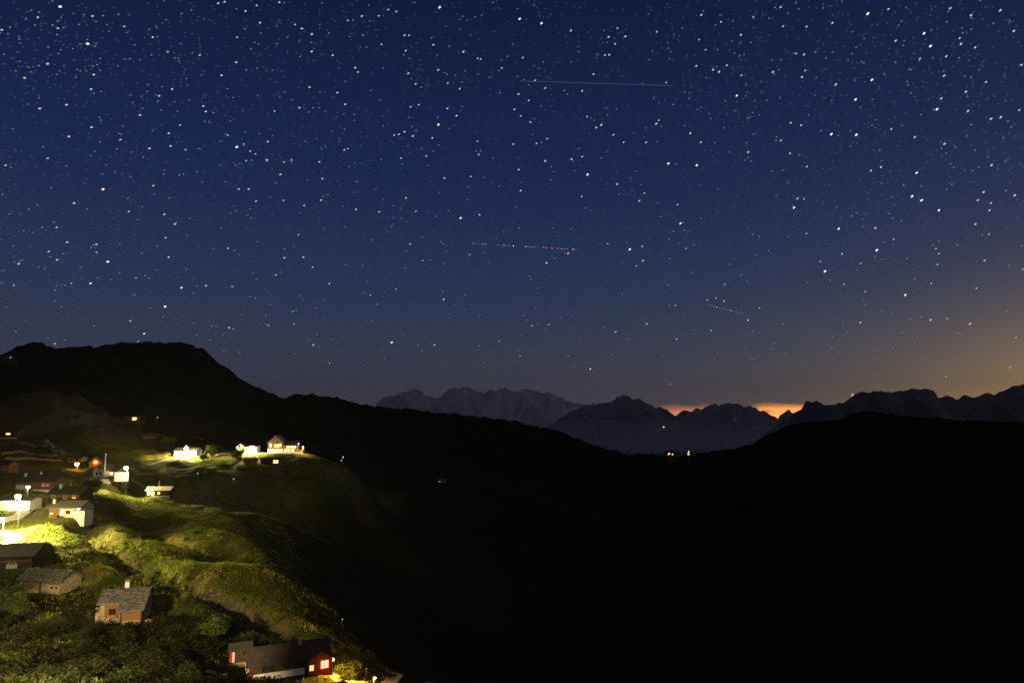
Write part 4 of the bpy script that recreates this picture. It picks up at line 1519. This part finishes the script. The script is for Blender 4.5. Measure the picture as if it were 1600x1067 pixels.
gxp, gyp = slope_pts(150000, -175, -18, 76, 275, 5)
keep = (np.abs(gxp) / gyp < .80) & (rng.random(len(gxp)) < .45 + .55 * ss(-.4, .5, fbm(gxp / 6, gyp / 6, 3, 60)))
gxp, gyp = gxp[keep], gyp[keep]
zi = ZONE[np.clip(np.searchsorted(GY, gyp), 0, ny - 1), np.clip(np.searchsorted(GX, gxp), 0, nx - 1)]
keep = clear_of_houses(gxp, gyp) & off_road(gxp, gyp) & (zi < np.where(rng.random(len(gxp)) < .25, .9, .45))
gxp, gyp = gxp[keep], gyp[keep]
ng = len(gxp)
NB = 4
r_ = np.random.default_rng(9)
x = np.repeat(gxp, NB) + r_.normal(0, .14, ng * NB)
y = np.repeat(gyp, NB) + r_.normal(0, .14, ng * NB)
z = gz(x, y) - .04
hgt = np.repeat(r_.uniform(.18, .5, ng) * (.7 + .6 * ss(-.5, .6, fbm(gxp / 9, gyp / 9, 3, 71))) * (1 + .5 * ss(.2, .6, fbm(gxp / 1.9, gyp / 1.9, 2, 72))), NB) * r_.uniform(.7, 1.2, ng * NB)
an = r_.uniform(0, 6.283, ng * NB)
lean = r_.uniform(.1, .5, ng * NB) * hgt
wd = r_.uniform(.05, .10, ng * NB)
ca, sa = np.cos(an), np.sin(an)
V = np.stack([np.stack([x - sa * wd, y + ca * wd, z], -1), np.stack([x + sa * wd, y - ca * wd, z], -1), np.stack([x + ca * lean, y + sa * lean, z + hgt], -1)], 1).reshape(-1, 3)
tag(mesh_obj('grass', np_mesh('grass', V, np.arange(len(V)).reshape(-1, 3), M['grass'])), kind='stuff')
print('grass tris', len(V) // 3)

# scrub: low tangled bushes over the steep foreground and the gully edges (one mass)
cs, rs = [], []
sx, sy = slope_pts(1500, -98, -22, 70, 122, 15)
kk = (np.abs(sx) / sy < .80) & clear_of_houses(sx, sy, 1.15) & (np.hypot(sx - at(440, 1062, 96)[0], sy - 93) > 9) & (np.hypot(sx - at(385, 1050, 100)[0], sy - 98) > 6) & (fbm(sx / 9, sy / 9, 3, 90) > -.75) & (sy < 112 + .12 * (sx + 60))
sx, sy = sx[kk], sy[kk]
for a, b in zip(sx, sy):
    r0 = random.choice((random.uniform(.35, .9), random.uniform(.6, 1.3), random.uniform(1.0, 1.8)))
    zz = float(gz(a, b))
    for q in range(3):
        cs.append((a + random.uniform(-.7, .7) * r0, b + random.uniform(-.7, .7) * r0, zz + r0 * random.uniform(.2, .7)))
        rs.append(r0 * random.uniform(.5, .8))
for pts, a_, w_ in feats[:2] + feats[7:8] + feats[11:14]:
    for (p0, p1) in zip(pts[:-1], pts[1:]):
        for q in range(7):
            u = random.random()
            p = p0 + (p1 - p0) * u + np.array([random.gauss(0, w_ * .8), random.gauss(0, w_ * .8)])
            r0 = random.uniform(.3, .8)
            cs.append((p[0], p[1], float(gz(p[0], p[1])) + r0 * .35))
            rs.append(r0)
V, F = leaf_cloud(cs, rs, 70 * len(cs), .13, 33)
tag(mesh_obj('scrub', np_mesh('scrub', V, F, M['scrub'])), kind='stuff')
print('scrub quads', len(F))

# small stones lying about the meadow
for i in range(34):
    px, py = random.uniform(120, 430), random.uniform(800, 960)
    if py < 780 + (px - 120) * .12 or py > 850 + (px - 120) * .45: continue
    rock(px, py, random.uniform(.18, .45), 'small grey stone lying in the grass of the lit meadow', 'stones in the meadow')


def fence(label, pix, D=None, hgt=1.1):
    W = [spot(px, py) for px, py in pix]
    o = tag(empty('wooden_fence', tuple(W[0])), label, 'fence')
    pts = []
    for a, b in zip(W[:-1], W[1:]):
        n_ = max(1, int(np.hypot(*(b - a)[:2]) / 2.2))
        pts += [a + (b - a) * k / n_ for k in range(n_)]
    pts.append(W[-1])
    L_ = [Vector((p[0], p[1], float(gz(p[0], p[1])))) - Vector(W[0]) for p in pts]
    for q in L_:
        MB().box(q.x - .06, q.x + .06, q.y - .06, q.y + .06, q.z - .4, q.z + hgt).build('post', M['old_wood'], o)
    for zz in (.45, .9):
        for a, b in zip(L_[:-1], L_[1:]):
            MB().tube([a + Vector((0, -.09, zz)), b + Vector((0, -.09, zz))], .045, 5).build('rail', M['old_wood'], o)
    return o


fence('wooden rail fence on the bank below the orange lamp', [(88, 741), (105, 742), (125, 741), (143, 741)])
fence('wooden rail fence along the outer edge of the lower road bend', [(34, 848), (55, 858), (78, 868)])
fence('wooden rail fence between the two far street lamps', [(312, 713), (335, 712), (362, 711)])


def dry_wall(label, pix, hgt=.9):
    W = [spot(px, py) for px, py in pix]
    o = tag(empty('terrace_wall', tuple(W[0])), label, 'wall')
    m = MB()
    for a, b in zip(W[:-1], W[1:]):
        d = b - a
        l_ = float(np.hypot(d[0], d[1]))
        an = math.atan2(d[1], d[0])
        for row in range(3):
            u = 0
            while u < l_:
                w = random.uniform(.4, .9)
                c = a + d * min((u + w / 2) / l_, 1)
                zz = float(gz(c[0], c[1])) - W[0][2] - .15 + row * hgt / 3
                Mx = Matrix.Translation((c[0] - W[0][0], c[1] - W[0][1], zz)) @ Matrix.Rotation(an + random.uniform(-.08, .08), 4, 'Z')
                m.box(-w / 2 + .02, w / 2 - .02, -.25 - .06 * random.random(), .25, 0, hgt / 3 - .02, Mx)
                u += w
    m.build('wall_stones', M['stone'], o, kind='stuff')


dry_wall('upper dry stone terrace wall under the small orange windowed house', [(28, 692), (44, 695), (57, 699)])
dry_wall('long dry stone terrace wall above the broad weathered house', [(2, 711), (40, 709), (88, 713)])
dry_wall('lowest dry stone terrace wall above the broad weathered house', [(8, 719), (50, 718), (95, 721)])
dry_wall('dry stone wall below the stone steps right of the bright lamp', [(206, 752), (216, 757), (226, 763)])
# woodpile by the pale roofed house
q = at(79, 800, 172.5)
wpo = tag(empty('woodpile', (q[0], q[1], float(gz(q[0], q[1])))), 'stacked firewood at the left corner of the pale grey roofed house', 'woodpile')
m = MB()
for r_i in range(5):
    for c_i in range(9):
        m.tube([(c_i * .22 + .11 * (r_i % 2), -.35, .1 + r_i * .19), (c_i * .22 + .11 * (r_i % 2), .35, .1 + r_i * .19)], .1, 6)
m.build('logs', M['old_wood'], wpo, kind='stuff')

# lamplit hedge and verge right of the long house
hp = [spot(px, py) for px, py in ((528, 1050), (541, 1054), (556, 1061))]
cs, rs = [], []
for a, b in zip(hp[:-1], hp[1:]):
    for q in range(7):
        p = a + (b - a) * q / 7
        cs.append((p[0] + random.uniform(-.2, .2), p[1] + random.uniform(-.2, .2), float(gz(p[0], p[1])) + random.uniform(.2, .9)))
        rs.append(random.uniform(.45, .7))
o = mesh_obj('hedge', np_mesh('hedge', *leaf_cloud(cs, rs, 2400, .11, 44), M['bush']))
tag(o, 'hedge lit deep yellow right of the red windowed long house', 'hedge')
ribbon('path', [(520, 1062), (560, 1067), (610, 1066), (670, 1069), (730, 1074)], 1.6, M['road'], .08)
gp_ = spot(572, 1062)
gpo = tag(empty('gate_post', (gp_[0], gp_[1], float(gz(gp_[0], gp_[1])))), 'dark wooden post at the end of the yellow hedge', 'post')
MB().box(-.12, .12, -.12, .12, -.5, 1.5).build('post', M['dark_wood'], gpo)
MB().box(-.15, .15, -.15, .15, 1.502, 1.58).build('cap', M['slate'], gpo)
lp = at(600, 1075, 99)
street_lamp('assumed amber path lamp below the bottom edge right of the hedge', 585, 1082, 96, 2, 1200, (1, .55, .1), bulb='bulb_orange', size=.5, arm=(.2, 0))  # assumed lamp for the lit strip beyond the hedge

# ------------------------------------------------------------------ stars
RS = 100000.0
MS = dict(
    w3=emis('bright_star', (.93, .96, 1), 1.5, False), w2=emis('white_star', (.85, .92, 1), .85, False), w1=emis('faint_star', (.6, .75, 1), .42, False), w0=emis('dim_star', (.42, .55, .95), .22, False), f0=emis('very_dim_light', (.45, .55, .9), .16, False),
    o3=emis('bright_orange_star', (1, .78, .55), 1.5, False), o2=emis('orange_star', (1, .68, .45), .9, False), r2=emis('red_light', (1, .22, .18), .9, False), c2=emis('cyan_light', (.45, .85, 1), .8, False))


def star_verts(px, py, half_len, half_wid, tilt):
    d = Vector(ray(px, py)).normalized()
    c = d * RS
    up = Vector((0, 0, 1))
    rt = d.cross(up).normalized()
    u2 = rt.cross(d)
    a = rt * math.cos(tilt) + u2 * math.sin(tilt)
    b = d.cross(a)
    k = RS / FPX
    return c, a, b, d, half_len * k * .72, half_wid * k * .66


OV = [(0, 0, 0)]


def star_mesh(m):
    me = bpy.data.meshes.new('star')
    v, f = [], []
    k = 8
    for j in range(k):
        q = 2 * math.pi * j / k
        v.append((math.cos(q), math.sin(q), 0))
    v += [(0, 0, .8), (0, 0, -.8)]
    for j in range(k):
        f += [(j, (j + 1) % k, k), ((j + 1) % k, j, k + 1)]
    me.from_pydata(v, [], f)
    me.materials.append(m)
    return me


SM = {k: star_mesh(m) for k, m in MS.items()}


def star(px, py, key, hl, hw, label, group=None, tilt=None, name='star', cat='star'):
    tilt = R(random.uniform(25, 42) + (px - 800) * .008) if tilt is None else tilt
    c, a, b, d, l, w = star_verts(px, py, hl, hw, tilt)
    o = mesh_obj(name, SM[key])
    o.matrix_world = Matrix(((a.x * l, b.x * w, d.x * w, c.x), (a.y * l, b.y * w, d.y * w, c.y), (a.z * l, b.z * w, d.z * w, c.z), (0, 0, 0, 1)))
    return tag(o, label, cat, group)


def crop(x0, y0, lst, k=.3375):
    return [(x0 + u * k, y0 + v * k, s) for u, v, s in lst]


BRIGHT = [(687, 12, 'o3', 'bright orange star at the top edge left of the middle'), (1356, 22, 'o3', 'bright orange star high in the right part of the sky'), (812, 30, 'o3', 'left one of the orange star pair near the top middle'),
          (846, 37, 'o3', 'right one of the orange star pair near the top middle'), (94, 11, 'w3', 'bright white star near the top left corner'), (370, 230, 'w3', 'largest white star in the left half of the sky'), (161, 296, 'o3', 'bright orange star in the left half, highest of its neighbours'),
          (918, 273, 'o3', 'bright yellowish star above the dotted aircraft light track'), (685, 195, 'o3', 'bright yellowish star left of the thin aircraft light track'), (1425, 307, 'o3', 'bright orange star in the right part above the glow'),
          (1299, 210, 'o3', 'left one of two orange stars right of the sky centre'), (1338, 211, 'o3', 'right one of two orange stars right of the sky centre'), (612, 535, 'w3', 'bright white star low in the sky left of the middle'),
          (258, 479, 'o3', 'orange star low over the dark left mountain'), (1370, 391, 'w3', 'bright white star at right, above its yellow neighbour'), (1289, 424, 'w3', 'bright white star lower right, below an orange one'),
          (1332, 617, 'o3', 'yellowish star touching the right mountain skyline'), (137, 69, 'w3', 'large white star near the top left, in a row of four')]
LIST = []
LIST += crop(0, 0, [(278, 33, 0), (175, 82, 2), (267, 100, 1), (243, 118, 1), (268, 132, 2), (265, 162, 1), (428, 76, 2), (445, 101, 1), (575, 124, 2), (477, 74, 1), (548, 68, 1), (725, 129, 1), (707, 174, 2), (90, 183, 1), (370, 205, 1), (446, 203, 1), (438, 216, 1), (777, 241, 2), (809, 270, 1), (702, 256, 1), (925, 257, 2), (464, 272, 1), (577, 275, 1), (603, 274, 1), (430, 307, 1),
    (220, 297, 4), (114, 362, 4), (434, 347, 4), (422, 414, 2), (350, 359, 1), (737, 445, 2), (733, 469, 1), (797, 414, 2), (308, 486, 2), (184, 503, 4), (648, 534, 4), (834, 580, 4), (461, 545, 1), (467, 558, 1), (424, 590, 2), (319, 633, 4), (557, 648, 2), (781, 618, 2), (790, 677, 2), (859, 694, 2), (692, 688, 2), (540, 690, 1), (221, 734, 2), (26, 766, 2), (307, 770, 1), (474, 806, 1), (663, 728, 1),
    (830, 812, 1), (850, 806, 1), (709, 861, 2), (593, 918, 1), (783, 918, 1), (596, 980, 4), (343, 941, 4), (761, 993, 2), (810, 1038, 2), (262, 1053, 2), (195, 1053, 1), (250, 1030, 1), (1010, 17, 2), (1040, 10, 2), (1095, 42, 1), (1137, 53, 2), (1188, 27, 2), (1293, 12, 2), (1204, 107, 2), (1098, 174, 2), (1366, 115, 2), (1398, 134, 2), (1444, 160, 4), (1443, 198, 1), (1443, 240, 2), (1540, 257, 2), (1523, 155, 1),
    (1094, 290, 2), (1026, 350, 2), (1140, 325, 1), (1191, 316, 1), (1433, 405, 2), (1386, 500, 2), (1271, 515, 2), (1430, 520, 1), (1450, 500, 1), (941, 492, 2), (953, 517, 2), (988, 524, 1), (1066, 562, 1), (1055, 627, 2), (1128, 668, 2), (1158, 700, 2), (1183, 713, 2), (1140, 745, 2), (1090, 765, 1), (1236, 742, 2), (1314, 751, 2), (1350, 742, 2), (1240, 656, 2), (1479, 750, 2), (1298, 808, 4), (1492, 828, 4), (1105, 876, 2), (1151, 876, 2),
    (1276, 847, 1), (1312, 928, 2), (1486, 927, 2), (1408, 952, 4), (1185, 932, 2), (1067, 986, 1), (1093, 976, 1), (1562, 430, 2), (1594, 695, 2), (8, 140, 2)])
LIST += crop(530, 0, [(105, 76, 4), (228, 46, 2), (264, 55, 2), (183, 75, 2), (302, 165, 2), (323, 165, 2), (196, 207, 2), (308, 236, 2), (300, 256, 1), (109, 163, 1), (40, 96, 2), (436, 209, 4), (575, 241, 4), (641, 272, 2), (655, 275, 2), (459, 325, 2), (320, 341, 2), (74, 315, 4), (87, 335, 2), (204, 316, 1), (354, 390, 4), (558, 412, 4), (503, 386, 2), (753, 316, 2), (739, 328, 1), (826, 356, 1), (850, 268, 2),
    (190, 463, 1), (330, 496, 2), (368, 486, 2), (501, 503, 2), (543, 537, 4), (28, 484, 2), (70, 530, 1), (322, 545, 1), (455, 545, 1), (811, 507, 2), (840, 538, 2), (877, 466, 2), (887, 567, 2), (830, 437, 2), (954, 409, 4), (1125, 422, 2), (1042, 420, 1), (1057, 437, 1), (1178, 345, 2), (908, 373, 2), (1514, 384, 2), (1470, 149, 4), (1289, 133, 2), (1247, 173, 2), (1325, 170, 2), (1278, 205, 2), (1230, 257, 2), (1250, 255, 2),
    (1073, 143, 2), (1108, 240, 1), (255, 626, 4), (276, 623, 2), (302, 611, 2), (341, 631, 4), (431, 640, 2), (22, 694, 2), (40, 689, 2), (403, 723, 4), (287, 733, 2), (640, 655, 2), (646, 716, 2), (634, 700, 1), (654, 700, 1), (712, 733, 1), (806, 668, 4), (913, 665, 2), (962, 643, 2), (954, 746, 4), (831, 786, 2), (610, 818, 2), (487, 825, 4), (1076, 738, 2), (1125, 726, 2), (1148, 541, 4), (1213, 580, 4), (1190, 592, 4), (1270, 625, 2), (1317, 660, 2),
    (1480, 558, 2), (1468, 574, 4), (1421, 660, 2), (1524, 758, 3), (1286, 853, 2), (1413, 895, 2), (1390, 930, 2), (1566, 948, 2), (1123, 910, 2), (840, 883, 2), (309, 917, 2), (185, 981, 4), (78, 970, 2), (562, 1010, 3), (355, 979, 2), (650, 995, 2), (170, 877, 1), (1580, 1035, 3), (1545, 485, 1), (937, 660, 1)])
LIST += crop(1060, 0, [(473, 35, 4), (347, 81, 4), (593, 125, 2), (484, 123, 2), (197, 103, 2), (106, 71, 2), (289, 163, 2), (96, 185, 2), (126, 232, 2), (181, 232, 1), (545, 249, 2), (582, 254, 2), (635, 243, 1), (224, 304, 2), (188, 333, 2), (161, 324, 2), (83, 307, 2), (292, 350, 2), (437, 335, 4), (476, 278, 1), (587, 328, 2), (572, 358, 2), (729, 392, 4), (896, 371, 3), (270, 444, 3), (820, 462, 3), (972, 44, 2), (1137, 156, 3), (1006, 190, 2), (1167, 215, 3),
    (1118, 273, 4), (1302, 178, 2), (1308, 205, 2), (1240, 262, 2), (1259, 40, 2), (1355, 72, 2), (1490, 50, 2), (1374, 221, 2), (1230, 352, 4), (1424, 381, 4), (1331, 426, 4), (1197, 507, 3), (1217, 457, 2), (1341, 515, 4), (1447, 551, 2), (1492, 544, 2), (1578, 511, 2), (520, 570, 2), (568, 581, 2), (474, 652, 2), (104, 660, 2), (55, 618, 4), (323, 705, 4), (85, 766, 3), (517, 711, 2), (595, 772, 2), (938, 774, 2), (892, 791, 2), (1103, 801, 3), (1232, 667, 4), (1094, 636, 2), (1450, 765, 4),
    (986, 598, 2), (713, 108, 2), (1042, 857, 1), (1126, 928, 3), (551, 920, 4), (582, 921, 2), (535, 962, 3), (1206, 974, 3), (1440, 974, 4), (1447, 941, 2), (1386, 927, 2), (1413, 890, 2), (1557, 905, 2), (912, 1056, 2), (742, 1060, 3), (1375, 1038, 2), (10, 1035, 3), (1553, 145, 2), (1588, 302, 2), (30, 582, 1), (1355, 577, 1), (660, 606, 1)])
LIST += crop(0, 300, [(311, 233, 2), (225, 276, 2), (86, 333, 2), (264, 314, 4), (499, 323, 3), (447, 280, 2), (446, 243, 2), (767, 212, 2), (781, 302, 2), (1055, 261, 2), (1086, 271, 1), (1317, 305, 2), (1405, 302, 2), (1318, 264, 1), (1447, 348, 2), (1277, 384, 2), (629, 398, 2), (672, 387, 1), (840, 443, 3), (954, 434, 4), (896, 467, 1), (1076, 438, 2), (419, 423, 3), (330, 423, 2), (65, 432, 2), (255, 455, 1), (624, 477, 1), (603, 597, 4), (667, 656, 3), (1060, 628, 4), (1080, 633, 2),
    (1243, 617, 4), (1361, 612, 2), (1355, 553, 2), (1230, 572, 1), (1450, 708, 4), (1525, 792, 2), (1525, 424, 4), (254, 702, 4), (640, 692, 2), (434, 619, 1), (1381, 198, 2)])
LIST += crop(530, 300, [(144, 478, 2), (262, 450, 2), (484, 497, 4), (328, 241, 4), (386, 318, 2), (604, 290, 2), (960, 329, 4), (1060, 285, 4), (1345, 266, 3), (1403, 252, 4), (1406, 318, 4), (1376, 342, 2), (1243, 239, 2), (1122, 21, 1), (893, 619, 4), (970, 613, 2), (742, 690, 2), (837, 760, 2), (1060, 760, 1), (1162, 819, 3), (1280, 647, 4), (1424, 610, 4), (1562, 680, 4), (1532, 889, 2), (441, 708, 4), (493, 876, 1), (176, 519, 1), (152, 597, 1), (887, 403, 1), (120, 870, 1), (1556, 525, 2), (1310, 472, 1)])
LIST += crop(1060, 300, [(758, 286, 4), (741, 171, 2), (912, 167, 2), (997, 219, 2), (1192, 263, 2), (1206, 286, 2), (1199, 336, 2), (1418, 317, 4), (766, 427, 2), (865, 462, 2), (1050, 477, 3), (1170, 423, 2), (1380, 446, 2), (842, 604, 4), (1168, 592, 4), (1245, 586, 2), (1350, 610, 4), (1036, 650, 1), (825, 699, 1), (711, 720, 1), (322, 593, 4), (374, 538, 2), (211, 505, 4), (134, 500, 2), (174, 491, 2), (151, 641, 2), (344, 645, 1), (445, 699, 1), (492, 746, 1), (214, 428, 2), (290, 383, 1), (593, 193, 2), (346, 196, 1),
    (1563, 674, 2), (1536, 812, 4), (1240, 853, 2), (1007, 797, 1), (652, 841, 1), (1437, 196, 2), (35, 262, 2), (1595, 358, 2), (657, 322, 2), (844, 331, 2)])
for px, py, k, lab in BRIGHT:
    star(px, py, k, 2.7, 1.8, lab)
seen = [(b[0], b[1]) for b in BRIGHT]
cand = []
for px, py, s_ in LIST:
    if all((px - a) ** 2 + (py - b) ** 2 > 12 for a, b in seen):
        seen.append((px, py))
        cand.append((px, py, s_))
cand.sort(key=lambda c: -{4: 2.5, 3: 3, 2: 2, 1: 1, 0: 0}[c[2]])
KEYS = {3: ('w3', 2.4, 1.5, 'clear white star among the many in the night sky'), 4: ('o2', 2.2, 1.4, 'small orange tinted star among the many in the night sky'), 2: ('w2', 2.0, 1.15, 'small white star among the many in the night sky'), 1: ('w1', 1.8, 1.0, 'small white star among the many in the night sky'), 0: ('w1', 1, 1, 'small white star among the many in the night sky')}
GR = {4: 'orange tinted stars of the night sky', 3: 'clear white stars of the night sky'}
for px, py, s_ in cand[:280]:
    k, hl, hw, lab = KEYS[s_]
    q = random.uniform(.85, 1.15)
    star(px, py, k, hl * q, hw * q, lab, GR.get(s_, 'small white stars of the night sky'))
# all the fainter ones: one mass
SV, SF, SMI = [], [], []
rest = [(a, b, 1.9, 1.05, 0 if s_ == 2 else 1) for a, b, s_ in cand[280:]]
for i in range(8200):
    px, py = random.uniform(-60, 1660), random.uniform(-40, 640)
    if random.random() > .98 - .55 * (max(py, 0) / 640) ** 1.1: continue
    if vnoise(np.array([px / 60]), np.array([py / 60]), 5)[0] < random.uniform(-1.3, .3): continue
    q = random.random()
    rest.append((px, py, *((1.75, .95, 1) if q > .84 else (1.6, .85, 2)), ))
for px, py, hl, hw, mi in rest:
    c, a, b, d, l, w = star_verts(px, py, hl, hw, R(random.uniform(20, 45)))
    n0 = len(SV)
    SV += [tuple(c + a * l), tuple(c + b * w), tuple(c - a * l), tuple(c - b * w), tuple(c + d * w), tuple(c - d * w)]
    for i, j in ((0, 1), (1, 2), (2, 3), (3, 0)):
        SF += [(n0 + i, n0 + j, n0 + 4), (n0 + j, n0 + i, n0 + 5)]
        SMI += [mi, mi]
me = np_mesh('faint_stars', np.array(SV), np.array(SF))
for k in ('w2', 'w1', 'w0'): me.materials.append(MS[k])
me.polygons.foreach_set('material_index', np.array(SMI, np.int32))
tag(mesh_obj('faint_starlight', me), kind='stuff')

# light tracks of aircraft, each built as a row of added glowing dots
DOTS = [(739.5, 'r2', 1), (744.5, 'w1', .7), (749, 'w0', .8), (754, 'w2', .8), (758.5, 'r2', 1), (778, 'r2', .9), (783, 'w0', .7), (787.5, 'o2', .9), (792.5, 'w1', .6), (796.5, 'r2', .7), (802, 'w3', .9), (821, 'w2', .8), (825, 'r2', .8), (830.5, 'c2', .8), (835, 'r2', .8),
        (840, 'w0', .8), (849.5, 'c2', .9), (854, 'r2', .8), (858.5, 'w0', .8), (862.5, 'r2', 1.1), (868, 'w0', .8), (872, 'r2', .9), (877, 'o2', .7), (881.5, 'r2', 1), (886, 'c2', .6), (895.5, 'w3', .8), (900, 'r2', .9), (763, 'w0', .7), (768, 'w0', .7), (807, 'w0', .7), (812, 'w0', .6)]
NM = dict(r='red', w='white', o='orange', c='bluish')
for px, k, s_ in DOTS:
    py = 380.5 + (px - 739) * (390 - 380.5) / (900 - 739)
    star(px, py, k, 1.5 * s_, 1.1 * s_, f'tiny {NM[k[0]]} dot of the long aircraft light track crossing the sky', 'dotted aircraft light track', R(-3), 'track_dot', 'light')
for i in range(13):
    px = 1106 + i * 4.5
    star(px, 476.5 + (px - 1106) * .245, 'w2' if i in (3, 8) else 'w1', 1.6, .62, 'faint pale dot of the short aircraft light track low in the sky', 'short faint aircraft light track', R(-13), 'track_dot', 'light')
for i in range(48):
    px = 815 + i * 5.0
    star(px, 127 + (px - 815) * .0315, 'f0', 3.2, .62, 'very faint bluish dot of the long thin upper aircraft light track', 'long thin upper aircraft light track', R(-1.8), 'track_dot', 'light')

# ------------------------------------------------------------------ haze over the valleys
hz = MB().box(-56000, 56000, -6000, 56000, -1600, 2900).build('haze', None)
hm = bpy.data.materials.new('haze')
hm.use_nodes = True
tt = hm.node_tree
tt.nodes.clear()
pv = tt.nodes.new('ShaderNodeVolumePrincipled')
pv.inputs['Color'].default_value = (1, .90, .82, 1)
pv.inputs['Density'].default_value = 1.4e-5
pv.inputs['Anisotropy'].default_value = .62
mo = tt.nodes.new('ShaderNodeOutputMaterial')
tt.links.new(pv.outputs[0], mo.inputs['Volume'])
hz.data.materials.append(hm)
hm.cycles.homogeneous_volume = True
tag(hz, kind='stuff')


# thin mist lying on the floor of the far valley, thinning upwards
mm = bpy.data.materials.new('mist')
mm.use_nodes = True
tt = mm.node_tree
tt.nodes.clear()
pv = tt.nodes.new('ShaderNodeVolumePrincipled')
pv.inputs['Color'].default_value = (1, .86, .82, 1)
pv.inputs['Density'].default_value = 1.0e-5
pv.inputs['Anisotropy'].default_value = .5
mo = tt.nodes.new('ShaderNodeOutputMaterial')
tt.links.new(pv.outputs[0], mo.inputs['Volume'])
for i, top in enumerate((-120, -290, -460, -630, -800, -990, -1190)):
    mb = MB().box(-50000 + 40 * i, 50000 - 40 * i, 4200 + 300 * i, 51000 - 40 * i, -1570 + 3 * i, top).build('mist', None)
    mb.data.materials.append(mm)
    tag(mb, kind='stuff')
